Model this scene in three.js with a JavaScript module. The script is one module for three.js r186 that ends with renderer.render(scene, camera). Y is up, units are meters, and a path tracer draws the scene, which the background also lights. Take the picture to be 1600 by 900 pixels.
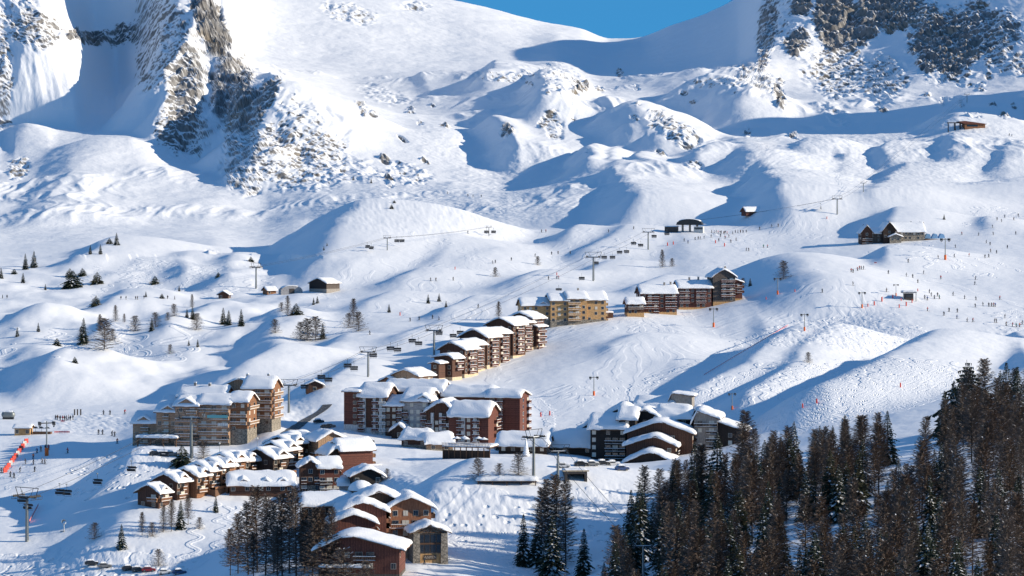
import * as THREE from 'three';
import { mergeGeometries, mergeVertices } from 'three/addons/utils/BufferGeometryUtils.js';
import { TextGeometry } from 'three/addons/geometries/TextGeometry.js';
import { FontLoader } from 'three/addons/loaders/FontLoader.js';
import { MarchingCubes } from 'three/addons/objects/MarchingCubes.js';
const serif = await new FontLoader().loadAsync('fonts/droid/droid_serif_bold.typeface.json');

// ---- camera, sky, sun, exposure -------------------------------------------
const scene = new THREE.Scene();
const camera = new THREE.PerspectiveCamera(2 * Math.atan(550 / 4537) * 180 / Math.PI, 1600 / 900, 1, 20000);
camera.position.set(0, 0, 0);
camera.lookAt(0, 0, -1);
camera.setViewOffset(1600, 1100, 0, 200, 1600, 900);   // a shift lens: the horizon lies above the middle of the picture
const renderer = new THREE.WebGLRenderer({ antialias: true });
renderer.toneMapping = THREE.LinearToneMapping;
renderer.toneMappingExposure = 1.22;
renderer.shadowMap.enabled = true;
const SUN_AZ = 84 * Math.PI / 180, SUN_EL = 20 * Math.PI / 180;
const SUN = new THREE.Vector3(Math.cos(SUN_EL) * Math.sin(SUN_AZ), Math.sin(SUN_EL), Math.cos(SUN_EL) * Math.cos(SUN_AZ));
{
  const w = 64, h = 256, d = new Float32Array(w * h * 4);
  for (let j = 0; j < h; j++) {
    const el = (j + 0.5) / h * Math.PI - Math.PI / 2, s = Math.max(0, Math.sin(el)), t = Math.pow(s, 0.55);
    for (let i = 0; i < w; i++) {
      const o = (j * w + i) * 4;
      d[o] = 0.038 + 0.026 * t; d[o + 1] = 0.272 - 0.135 * t; d[o + 2] = 0.575 - 0.26 * t; d[o + 3] = 1;
      if (el < -0.05) { d[o] = 0.5; d[o + 1] = 0.55; d[o + 2] = 0.65; }
    }
  }
  const sky = new THREE.DataTexture(d, w, h, THREE.RGBAFormat, THREE.FloatType);
  sky.mapping = THREE.EquirectangularReflectionMapping; sky.magFilter = THREE.LinearFilter; sky.needsUpdate = true;
  scene.background = sky; scene.environment = sky;
}
const sun = new THREE.DirectionalLight(new THREE.Color(1, 0.89, 0.72), 5);
sun.position.copy(SUN).multiplyScalar(3000).add(new THREE.Vector3(0, 0, -1500));
sun.target.position.set(0, 0, -1500);
sun.castShadow = true; sun.shadow.camera.left = sun.shadow.camera.bottom = -2500; sun.shadow.camera.right = sun.shadow.camera.top = 2500; sun.shadow.camera.far = 9000; sun.shadow.mapSize.set(4096, 4096);
scene.add(sun, sun.target);

let seedState = 12345;
function rnd() { seedState = (seedState + 0x6D2B79F5) | 0; let t = Math.imul(seedState ^ (seedState >>> 15), 1 | seedState); t = (t + Math.imul(t ^ (t >>> 7), 61 | t)) ^ t; return ((t ^ (t >>> 14)) >>> 0) / 4294967296; }
function reseed(n) { seedState = n | 0; }

const PXSTEP = 2;
// ---- terrain -------------------------------------------------------------
// heights are kept on a grid of bearings (px, the photograph's columns) and distances D in metres
const F = 4537, HOR = 350;
function hash2(i, j) { let h = (i * 374761393 + j * 668265263) | 0; h = Math.imul(h ^ (h >>> 13), 1274126177); return ((h ^ (h >>> 16)) >>> 0) / 4294967296; }
function vnoise(x, y) {
  const i = Math.floor(x), j = Math.floor(y), fx = x - i, fy = y - j;
  const u = fx * fx * fx * (fx * (fx * 6 - 15) + 10), v = fy * fy * fy * (fy * (fy * 6 - 15) + 10);
  const g = (a, b) => { const t = hash2(i + a, j + b) * 6.2831853; return Math.cos(t) * (fx - a) + Math.sin(t) * (fy - b); };
  const a = g(0, 0), b = g(1, 0), c = g(0, 1), d = g(1, 1);
  return 1.5 * (a + (b - a) * u + (c - a + (a - b - c + d) * u) * v);
}
function fbm(x, y, n) { let s = 0, a = 0.5; for (let k = 0; k < n; k++) { s += a * vnoise(x + k * 17.3, y - k * 9.1); x *= 2.03; y *= 2.03; a *= 0.5; } return s; }
function ridged(x, y, n) { let s = 0, a = 0.5; for (let k = 0; k < n; k++) { s += a * (1 - 2 * Math.abs(vnoise(x + k * 7.7, y + k * 3.1))); x *= 2.1; y *= 2.1; a *= 0.5; } return s; }
const sstep = (a, b, x) => { const t = Math.min(1, Math.max(0, (x - a) / (b - a))); return t * t * (3 - 2 * t); };
// monotone cubic through (xs, ys)
function pchip(xs, ys) {
  const n = xs.length, d = [], m = new Array(n);
  for (let i = 0; i < n - 1; i++) d.push((ys[i + 1] - ys[i]) / (xs[i + 1] - xs[i]));
  m[0] = d[0]; m[n - 1] = d[n - 2];
  for (let i = 1; i < n - 1; i++) {
    const h0 = xs[i] - xs[i - 1], h1 = xs[i + 1] - xs[i];
    m[i] = d[i - 1] * d[i] <= 0 ? 0 : (3 * (h0 + h1)) / ((2 * h1 + h0) / d[i - 1] + (h1 + 2 * h0) / d[i]);
  }
  let k = 0;
  return (x) => {
    if (x <= xs[0]) return ys[0];
    if (x >= xs[n - 1]) return ys[n - 1];
    if (k > n - 2) k = 0;
    while (k > 0 && x < xs[k]) k--;
    while (x > xs[k + 1]) k++;
    const h = xs[k + 1] - xs[k], t = (x - xs[k]) / h, t2 = t * t, t3 = t2 * t;
    return (2 * t3 - 3 * t2 + 1) * ys[k] + (t3 - 2 * t2 + t) * h * m[k] + (-2 * t3 + 3 * t2) * ys[k + 1] + (t3 - t2) * h * m[k + 1];
  };
}
const CONTOURS = [];
function C(...p) {   // px, row, D triples
  const a = p.slice(); const xs = [], ps = [], ds = [];
  for (let i = 0; i < a.length; i += 3) { xs.push(a[i]); ps.push(a[i + 1]); ds.push(a[i + 2]); }
  CONTOURS.push([pchip(xs, ps), pchip(xs, ds)]);
}
C(-700,1010,880, 0,985,860, 300,980,800, 560,975,700, 800,985,690, 1000,1000,620, 1200,1010,560, 1600,1010,520, 2700,1000,480);
C(-700,900,940, 0,893,930, 150,886,930, 300,893,900, 400,898,840, 560,905,770, 640,885,790, 700,880,800, 800,893,800, 900,908,780, 1000,905,730, 1200,890,680, 1400,897,650, 1600,897,620, 2700,890,580);
C(-700,850,980, 0,838,965, 150,842,965, 250,856,960, 350,860,920, 450,865,880, 560,862,850, 640,850,850, 700,838,850, 800,838,850, 880,834,858, 950,828,862, 1000,828,835, 1200,822,760, 1400,802,740, 1600,785,720, 2700,760,690);
C(-700,800,1050, 0,788,1030, 100,797,1025, 170,800,1020, 230,786,1025, 300,772,1025, 400,767,1025, 500,766,1010, 590,766,970, 650,757,940, 720,757,930, 830,753,935, 900,757,950, 960,752,955, 1000,762,920, 1100,760,860, 1300,742,850, 1450,722,850, 1600,703,840, 2700,640,820);
C(-700,745,1130, 0,740,1095, 60,742,1085, 140,750,1075, 210,743,1070, 300,724,1065, 400,722,1060, 470,712,1050, 530,720,1035, 620,735,1000, 720,727,1000, 830,730,1010, 900,733,1010, 1000,735,1000, 1100,722,975, 1300,712,930, 1500,690,915, 1600,680,910, 2700,600,900);
C(-700,690,1190, 0,684,1180, 100,688,1160, 180,700,1130, 225,694,1118, 300,693,1118, 370,690,1120, 425,668,1140, 470,680,1130, 540,690,1110, 620,690,1120, 700,697,1120, 780,695,1130, 830,692,1130, 900,700,1120, 960,716,1090, 1100,708,1060, 1200,690,1050, 1300,684,1000, 1500,665,980, 1600,658,980, 2700,560,980);
C(-700,655,1280, 0,654,1270, 100,654,1270, 180,652,1265, 300,625,1270, 380,612,1270, 450,630,1240, 520,622,1240, 600,618,1260, 700,606,1290, 800,636,1230, 850,648,1220, 950,650,1210, 1050,645,1220, 1150,652,1180, 1250,648,1160, 1400,628,1120, 1600,598,1100, 2700,500,1100);
C(-700,620,1360, 0,640,1330, 130,638,1330, 250,630,1340, 350,590,1370, 450,600,1330, 520,598,1320, 600,596,1320, 700,592,1330, 800,606,1300, 900,600,1300, 1000,600,1300, 1100,600,1280, 1200,618,1230, 1300,618,1200, 1450,608,1180, 1600,570,1180, 2700,470,1200);
C(-700,560,1540, 0,560,1520, 60,560,1500, 130,562,1500, 200,572,1490, 300,568,1490, 350,576,1460, 450,540,1490, 560,550,1440, 680,552,1410, 760,565,1390, 850,537,1440, 950,520,1450, 1050,520,1450, 1150,550,1400, 1250,560,1360, 1350,556,1350, 1450,560,1330, 1540,560,1320, 1600,545,1340, 2700,430,1350);
C(-700,500,1680, 0,505,1660, 200,510,1640, 350,505,1630, 500,500,1620, 600,500,1580, 700,505,1560, 800,505,1530, 900,502,1500, 1000,487,1525, 1070,489,1535, 1160,470,1560, 1200,500,1480, 1300,505,1470, 1420,500,1450, 1540,505,1450, 1600,508,1450, 2700,400,1480);
C(-700,465,1800, 0,468,1780, 200,472,1770, 400,464,1760, 500,456,1760, 600,470,1700, 700,468,1690, 800,470,1650, 900,462,1640, 1000,462,1640, 1100,455,1650, 1165,450,1660, 1220,452,1630, 1300,462,1570, 1420,466,1550, 1500,470,1540, 1600,468,1550, 2700,380,1600);
C(-700,420,1960, 0,425,1930, 200,418,1960, 300,428,1940, 400,432,1900, 500,415,1930, 600,415,1910, 700,420,1880, 800,425,1840, 920,432,1820, 1000,420,1830, 1100,428,1760, 1200,430,1740, 1300,420,1730, 1400,410,1740, 1500,405,1740, 1600,396,1770, 2700,350,1850);
C(-700,370,2200, 0,388,2150, 60,385,2150, 150,378,2170, 220,380,2170, 330,378,2160, 400,392,2100, 500,390,2080, 600,386,2080, 700,378,2080, 800,380,2040, 900,378,2010, 1000,385,1960, 1080,364,1990, 1180,372,1960, 1300,365,1970, 1370,376,1900, 1450,372,1900, 1530,355,1950, 1600,345,1990, 2700,300,2100);
C(-700,340,2480, 0,345,2430, 100,352,2380, 200,358,2350, 300,356,2350, 400,362,2320, 480,352,2320, 600,352,2250, 700,348,2240, 800,350,2180, 900,338,2180, 1000,342,2140, 1100,335,2140, 1180,331,2140, 1300,310,2200, 1400,300,2220, 1500,289,2240, 1600,279,2250, 2700,200,2300);
// behind the long ridge
C(-700,320,2560, 0,325,2500, 100,330,2480, 200,335,2450, 300,335,2450, 400,345,2430, 480,338,2400, 560,322,2400, 600,320,2380, 700,325,2340, 760,312,2380, 800,315,2340, 850,320,2290, 900,322,2260, 1000,325,2260, 1050,337,2240, 1100,338,2230, 1180,337,2230, 1300,318,2270, 1400,307,2280, 1500,294,2290, 1600,280,2300, 2700,200,2360);
C(-700,260,2800, 0,265,2760, 100,262,2760, 200,262,2720, 300,275,2690, 370,288,2640, 420,300,2600, 500,300,2560, 600,295,2540, 700,298,2500, 780,300,2450, 850,290,2440, 950,262,2500, 1000,262,2490, 1040,275,2440, 1100,270,2440, 1170,250,2470, 1230,235,2520, 1300,240,2500, 1400,250,2470, 1500,238,2490, 1600,230,2500, 2700,120,2500);
C(-700,200,3000, 0,205,2990, 40,192,3000, 100,205,2960, 200,208,2940, 260,220,2900, 310,243,2860, 340,250,2840, 380,225,2800, 450,220,2780, 550,245,2740, 650,265,2690, 720,280,2640, 780,295,2550, 840,290,2560, 880,275,2590, 920,257,2620, 1000,249,2640, 1060,240,2660, 1120,224,2690, 1200,213,2720, 1300,210,2720, 1400,208,2720, 1480,200,2720, 1560,194,2720, 1600,199,2720, 2700,90,2700);
C(-700,200,3060, 0,200,3050, 40,200,3050, 100,205,3030, 200,208,3010, 260,199,2905, 310,200,2890, 340,215,2880, 380,200,2840, 450,195,2820, 550,218,2800, 650,245,2750, 720,262,2720, 780,275,2690, 840,262,2700, 880,265,2700, 920,256,2720, 1000,250,2740, 1060,242,2740, 1120,232,2780, 1200,222,2800, 1300,218,2800, 1400,216,2800, 1480,205,2800, 1560,190,2800, 1600,190,2800, 2700,70,2800);
C(-700,120,3200, 0,152,3060, 60,149,3060, 115,150,3066, 145,172,3130, 200,175,3160, 250,152,2965, 300,152,2950, 340,164,2970, 380,160,2890, 430,150,2870, 500,172,2890, 600,195,2900, 700,205,2900, 760,225,2860, 850,215,2830, 920,215,2840, 1000,215,2840, 1060,220,2860, 1110,216,2900, 1160,207,2920, 1220,205,2920, 1300,200,2920, 1400,195,2920, 1450,185,2950, 1530,160,2980, 1600,155,2980, 2700,10,3000);
C(-700,60,3400, 0,86,3112, 60,66,3116, 92,74,3130, 122,80,3165, 150,86,3320, 180,92,3390, 215,100,3250, 255,84,3095, 285,72,3090, 320,84,3080, 350,92,3090, 400,118,3090, 440,122,3000, 500,147,3040, 560,162,3080, 640,180,3080, 700,182,3060, 760,178,3020, 850,166,3000, 900,170,3010, 950,150,3020, 1000,168,3010, 1060,200,3000, 1110,205,3020, 1200,192,3050, 1300,176,3100, 1400,170,3100, 1430,162,3130, 1500,150,3150, 1600,135,3150, 2700,-60,3150);
C(-700,0,3600, 0,25,3180, 60,14,3200, 100,22,3290, 150,42,3430, 200,30,3420, 280,-20,3260, 320,0,3260, 345,60,3300, 400,105,3300, 440,130,3200, 500,152,3200, 560,165,3220, 640,178,3220, 700,176,3200, 760,170,3160, 850,163,3150, 900,165,3150, 950,155,3150, 1000,168,3150, 1060,190,3120, 1110,185,3150, 1200,170,3180, 1250,160,3200, 1350,148,3240, 1430,130,3260, 1500,110,3300, 1600,80,3300, 2700,-150,3300);
C(-700,-80,3800, 0,-40,3420, 100,-50,3500, 280,-90,3400, 326,-24,3420, 338,16,3450, 352,78,3500, 400,99,3600, 500,118,3640, 560,126,3620, 640,122,3600, 700,114,3590, 760,109,3560, 820,107,3560, 880,118,3520, 940,136,3480, 1000,130,3460, 1050,120,3440, 1100,112,3430, 1190,111,3430, 1240,117,3440, 1300,112,3500, 1350,100,3520, 1430,70,3540, 1500,40,3560, 1600,0,3560, 2700,-250,3500);
C(-700,-120,4100, 0,-90,3900, 150,-50,3850, 230,10,3800, 280,56,3800, 330,72,3830, 365,80,3860, 400,93,3900, 500,105,3900, 640,110,3900, 750,110,3850, 860,108,3800, 940,122,3760, 1040,118,3740, 1150,98,3720, 1190,60,3720, 1250,30,3720, 1350,10,3740, 1450,-20,3740, 1600,-80,3740, 2700,-330,3700);
C(-700,-140,4500, 0,-120,4400, 150,-90,4300, 280,-50,4300, 330,-45,4350, 370,-34,4500, 420,-10,4700, 500,-12,4850, 600,-9,4940, 660,-2,4990, 700,4,5000, 770,18,5000, 850,40,5000, 905,50,5000, 955,67,4950, 1000,64,4900, 1050,43,4700, 1100,25,4550, 1145,5,4450, 1200,-50,4300, 1350,-120,4200, 1600,-160,4200, 2700,-380,4200);
C(-700,0,5600, 0,0,5600, 700,140,5800, 1000,150,5600, 1600,0,5000, 2700,0,5000);

const RIDGES = [];
// a crest through (px, row) points, proud of the slope behind it by p metres (p2 at its far end); sl, sr, se: fall to the left, to the right, along; r: roundness
function K(p, p2, sl, sr, se, r, ...q) { const pts = []; for (let i = 0; i < q.length; i += 2) pts.push([q[i], q[i + 1]]); RIDGES.push({ p, p2, sl, sr, se, r, pts }); }
function KD(sl, sr, se, r, ...q) { const pts = []; for (let i = 0; i < q.length; i += 3) pts.push([q[i], q[i + 1], q[i + 2]]); RIDGES.push({ p: 0, p2: 0, sl, sr, se, r, pts }); }
K(14,14,.9,.2,.4,6, 778,92, 775,108); KD(.8,.2,.3,6, 664,117,3560, 668,150,3380); K(16,16,.9,.4,.5,8, 848,110, 858,148); K(15,13,.9,.35,.5,6, 775,180, 800,205, 817,226);
K(24,20,.8,.3,.4,14, 985,157, 1018,182, 1032,206); K(10,10,.9,.5,.5,5, 928,225, 926,248); K(8,8,.9,.5,.5,4, 960,232, 962,252); K(9,9,.9,.5,.5,5, 1006,235, 1006,252);
K(28,24,.75,.35,.4,14, 1110,114, 1150,130, 1165,150); K(10,8,.8,.3,.4,5, 1110,225, 1095,240); K(10,8,.8,.2,.4,5, 1268,212, 1255,222);
K(6,22,.72,.12,.35,9, 1138,213, 1180,236, 1208,262, 1228,288); K(10,10,.8,.2,.5,5, 1392,218, 1394,242); K(6,6,.8,.3,.5,3, 1326,240, 1322,262); K(12,14,.7,.1,.35,7, 1428,253, 1400,275, 1372,294);
K(10,12,.75,.16,.4,8, 1494,206, 1490,234); K(13,12,.7,.2,.4,7, 1575,225, 1570,245); K(12,12,.7,.15,.4,12, 1495,168, 1503,184);
K(4,20,.7,.12,.35,10, 990,250, 975,262, 990,283, 1008,302); K(34,13,.55,.14,.35,10, 578,310, 550,350, 518,398); K(11,8,.6,.14,.3,8, 185,368, 150,395);
K(12,10,.7,.25,.4,5, 445,535, 400,560); K(7,7,.7,.25,.4,4, 440,480, 435,500); K(11,9,.6,.22,.4,6, 110,540, 85,580); K(6,6,.7,.25,.4,4, 272,490, 268,512); K(7,6,.7,.2,.4,5, 750,460, 708,480);
K(11,8,.6,.13,.3,7, 715,372, 690,405); K(8,7,.6,.16,.3,6, 665,418, 640,428); K(7,6,.6,.16,.3,5, 850,420, 820,432); K(9,7,.6,.16,.3,6, 990,350, 930,385); K(9,8,.6,.16,.3,6, 905,350, 890,360);
K(14,11,.6,.3,.4,3, 1252,508, 1166,562, 1090,602); K(12,11,.7,.3,.4,3, 1310,507, 1240,560, 1176,610); K(19,13,.6,.22,.4,5, 1478,513, 1400,555, 1300,600);
K(14,13,.45,.2,.3,8, 1245,394, 1288,430); K(10,9,.7,.16,.3,5, 1395,382, 1390,400); K(12,10,.7,.16,.3,6, 1405,322, 1395,340); K(6,5,.7,.2,.3,4, 1548,338, 1545,346); K(4,4,.8,.3,.4,2, 1590,520, 1605,560);
K(10,8,.4,.2,.3,10, 150,215, 120,270, 90,330); K(18,10,.6,.05,.3,4, 232,698, 218,735, 226,778, 195,812);
KD(.9,.6,.6,4, 1760,0,3000, 1900,-119,2950, 2200,-250,2900); K(8,7,.6,.2,.3,5, 300,392, 292,425); K(7,6,.6,.2,.3,5, 372,395, 362,430); K(6,5,.7,.25,.3,4, 560,560, 520,600);
K(10,12,1.1,1.2,.6,3, 318,0, 286,62, 266,110, 258,160, 256,205); K(6,7,1.2,.6,.7,2, 340,84, 336,140, 326,200); K(14,16,.85,.32,.4,5, 440,124, 432,150, 412,205, 395,245);
K(6,5,.6,.16,.3,5, 780,392, 740,410); K(6,5,.6,.16,.3,5, 960,405, 925,425); K(6,5,.6,.16,.3,5, 1050,430, 1000,447); K(5,4,.6,.16,.3,5, 850,455, 800,470); K(6,5,.6,.16,.3,5, 700,500, 640,520); K(5,4,.6,.16,.3,4, 620,455, 580,470); K(4,3,.6,.14,.3,4, 1000,520, 960,540);
K(6,5,.6,.2,.3,5, 330,470, 310,490); K(6,5,.6,.2,.3,5, 200,450, 185,470); K(7,5,.6,.2,.3,5, 60,480, 40,500); K(5,4,.6,.2,.3,4, 180,505, 160,520); K(6,5,.6,.2,.3,4, 385,500, 365,515); K(6,5,.6,.2,.3,4, 540,520, 510,545);
K(13,9,.6,.05,.3,4, 752,716, 700,744, 648,774);

// ---- height grid -----------------------------------------------------------
const COLS = []; for (let p = -700; p < -40; p += 20) COLS.push(p); for (let p = -40; p <= 1640; p += PXSTEP) COLS.push(p); for (let p = 1660; p <= 2700; p += 20) COLS.push(p);
const NC = COLS.length;
function buildField(NR) {
  // rows of distance, denser where the ground climbs quickly across the picture
  const fine = []; for (let D = 520; D < 5600; D *= 1.0015) fine.push(D);
  const test = []; for (let p = 20; p <= 1600; p += 60) test.push(p);
  const colFn = (p) => { const ds = [], hs = []; let last = 0; for (const [py, dd] of CONTOURS) { let D = dd(p); if (D <= last + 6) D = last + 6; last = D; ds.push(D); hs.push((HOR - py(p)) / F * D); } return pchip(ds, hs); };
  const w = new Float64Array(fine.length), peak = new Float64Array(fine.length);
  for (const p of test) { const f = colFn(p); let pv = null; fine.forEach((D, i) => { const r = HOR - f(D) * F / D; if (pv !== null) { const v = Math.min(6, Math.abs(r - pv)); w[i] += v / test.length; peak[i] = Math.max(peak[i], v); } pv = r; }); }
  let tot = 0; const cum = w.map((v, i) => (tot += v + 0.18 * peak[i] + 0.1 + (fine[i] > 4950 ? -0.1 : 0)));
  const rows = []; let k = 0; for (let j = 0; j < NR; j++) { const t = j / (NR - 1) * tot; while (k < fine.length - 2 && cum[k + 1] < t) k++; const f = Math.min(1, Math.max(0, (t - cum[k]) / Math.max(1e-9, cum[k + 1] - cum[k]))); rows.push(j === 0 ? fine[0] : fine[k] + (fine[k + 1] - fine[k]) * f); }
  for (let j = 1; j < NR; j++) if (rows[j] <= rows[j - 1]) rows[j] = rows[j - 1] + 0.01;
  const H = new Float32Array(NC * NR);
  for (let c = 0; c < NC; c++) { const f = colFn(COLS[c]); for (let j = 0; j < NR; j++) H[c * NR + j] = f(rows[j]); }
  // ridges, joined to the slope with a soft maximum
  for (const g of RIDGES) {
    const n = g.pts.length, cr = g.pts.map(([px, row, D0], k) => {
      const p = g.p + (g.p2 - g.p) * k / Math.max(1, n - 1); let D = D0;
      if (!D) { const f = colFn(px); let hit = 0; for (D = 600; D < 5200; D += 2) if (f(D) > (HOR - row) / F * D) { hit = 1; break; } while (D > 560 && (HOR - row) / F * D - f(D) < p) D -= 1; }
      return [(px - 800) / F * D, D, (HOR - row) / F * D, p];
    });
    let a0 = 1e9, a1 = -1e9; for (const c of cr) { a0 = Math.min(a0, c[1]); a1 = Math.max(a1, c[1]); }
    const reach = 260;
    for (let j = 0; j < NR; j++) {
      const D = rows[j]; if (D < a0 - reach || D > a1 + reach) continue;
      for (let c = 0; c < NC; c++) {
        const X0 = (COLS[c] - 800) / F * D, q = D > 2000 ? 1 : 0.5, X = X0 + q * (8 * vnoise(X0 / 70, D / 80 + 4) + 1.5 * vnoise(X0 / 17 + 3, D / 24)); let best = -1e9;
        for (let k = 0; k < Math.max(1, n - 1); k++) {
          const A = cr[k], B = cr[Math.min(n - 1, k + 1)], ex = B[0] - A[0], ez = B[1] - A[1], L = ex * ex + ez * ez;
          const t = L ? Math.min(1, Math.max(0, ((X - A[0]) * ex + (D - A[1]) * ez) / L)) : 0;
          const dx = X - A[0] - ex * t, dz = D - A[1] - ez * t; if (Math.abs(dx) > reach) continue;
          const u = dx * (dx < 0 ? g.sl : g.sr), v = dz * g.se;
          const h = A[2] + (B[2] - A[2]) * t - (Math.sqrt(u * u + v * v + g.r * g.r) - g.r) - (dx * dx + dz * dz) / 900;
          if (h > best) best = h;
        }
        const i = c * NR + j, k = 2.5, d = H[i] - best; if (d > 12) continue;
        H[i] = d < -12 ? best : best + k * Math.log(1 + Math.exp(d / k));
      }
    }
  }
  return { rows, H, NR };
}
// ---- rock: [px, row, half width, half height, turn, strength, nearest D, farthest D] ------------
const ROCKS = [];
function R(cx, cy, rx, ry, turn, s, d0 = 2300, d1 = 4300) { ROCKS.push([cx, cy, rx, ry, Math.cos(turn), Math.sin(turn), s, d0, d1]); }
R(55,48,40,30,0.3,.62); R(30,20,30,30,0,.4); R(6,120,14,80,0,.5); R(135,58,36,11,0.05,.95); R(190,52,30,16,-.2,.7);
R(250,60,40,75,-.1,.62); R(235,110,25,40,.2,.5); R(330,40,22,50,-.42,1.1); R(290,150,30,85,.1,.78); R(365,150,38,62,-.15,.78); R(285,205,40,40,0,.62); R(320,60,40,30,.2,.5);
R(405,165,16,55,.6,.75); R(375,215,22,30,.6,.6); R(450,245,90,46,.15,.54); R(385,255,35,45,0,.55); R(500,250,50,40,.3,.42); R(560,268,40,18,.2,.3); R(640,272,34,16,.3,.34); R(470,190,40,30,0,.3);
R(1200,35,16,48,.1,.75); R(1225,30,30,40,0,.4); R(1253,8,17,16,0,1.05); R(1305,25,32,50,0,1.15); R(1385,8,55,34,-.15,1.05); R(1330,48,44,26,-.3,1.0); R(1400,26,40,22,-.2,1.0); R(1500,55,60,40,.1,.8); R(1245,65,18,22,.5,.95);
R(1310,110,48,40,.15,.62); R(1375,122,38,34,.5,.62); R(1445,30,28,28,.2,.75); R(1478,75,54,48,.2,1.0); R(1525,25,22,28,.3,.75); R(1560,50,36,36,.6,.72); R(1580,98,40,18,.2,.55); R(1555,80,18,30,.4,.7);
R(1216,148,7,24,-.3,.85); R(1192,70,10,50,0,.7); R(1185,125,30,14,.4,.5); R(1135,130,60,10,0,.36); R(1060,208,40,16,.6,.5); R(1025,180,14,10,0,.5); R(908,138,14,8,-.4,.9); R(880,128,40,22,.4,.4); R(865,195,14,22,-.3,.5); R(792,204,10,10,.4,.8); R(1305,180,22,10,.5,.35);R(1085,262,14,8,.4,.5);
R(800,120,80,8,0,.34); R(545,20,40,14,.2,.5,2300,5200); R(650,10,20,8,0,.5,2300,5200); R(30,262,14,18,.6,.6); R(345,100,14,16,.2,.3); R(600,150,40,12,.3,.3); R(340,400,18,6,.4,.5,2000,2400);
for (let k = 0; k < 70; k++) { const a = hash2(k, 3), b = hash2(k, 5), c = hash2(k, 7), z = k % 3; R(z === 0 ? 410 + 290 * a : z === 1 ? 820 + 420 * a : 1290 + 300 * a, z === 0 ? 150 + 150 * b : z === 1 ? 105 + 140 * b : 85 + 100 * b, 3 + 6 * c, 2 + 4 * hash2(k, 9), hash2(k, 11), 0.5 + 0.3 * c); }

function rockMask(px, row, D) {
  let m = 0;
  for (const [cx, cy, rx, ry, c, s, k, d0, d1] of ROCKS) {
    if (D < d0 || D > d1) continue;
    const dx = px - cx, dy = row - cy, u = (dx * c + dy * s) / rx, v = (-dx * s + dy * c) / ry, q = u * u + v * v;
    if (q < 2) m = Math.max(m, k * (1 - sstep(0.5, 1.8, q + 0.5 * vnoise(px / 14, row / 14))));
  }
  return m;
}
const TRACKED = [];
function T(cx, cy, rx, ry, a, d0 = 1200, d1 = 5200) { TRACKED.push([cx, cy, rx, ry, a, d0, d1]); }
T(560,60,260,80,.3); T(1330,260,260,75,.55); T(1480,230,140,70,.5); T(950,300,120,50,.5); T(800,270,120,60,.6); T(690,220,60,40,.5); T(650,330,180,50,.8); T(820,330,130,30,.7); T(330,430,140,40,.25); T(170,250,60,50,.15); T(1320,540,160,70,1.1); T(1420,570,160,60,1.1); T(1180,600,130,50,.9); T(1560,540,60,40,.7);
/* banks of piled snow */ T(735,800,110,50,3.2,700,1000); T(200,715,70,30,3,1000,1150); T(150,880,190,30,2.6,880,1000); T(140,660,90,22,2.4,1180,1300); T(460,650,40,40,2,1150,1300); T(620,760,60,30,2.4,930,1010); T(700,870,80,30,1.6,700,860); T(940,780,80,40,1.6,850,1010); T(1300,840,90,50,2,600,800);

function trackedMask(px, row, D) {
  let m = 0;
  for (const [cx, cy, rx, ry, a, d0, d1] of TRACKED) { if (D < d0 || D > d1) continue; const u = (px - cx) / rx, v = (row - cy) / ry, q = u * u + v * v; if (q < 1) m = Math.max(m, a * sstep(0, 0.75, 1 - q)); }
  return m;
}
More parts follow.
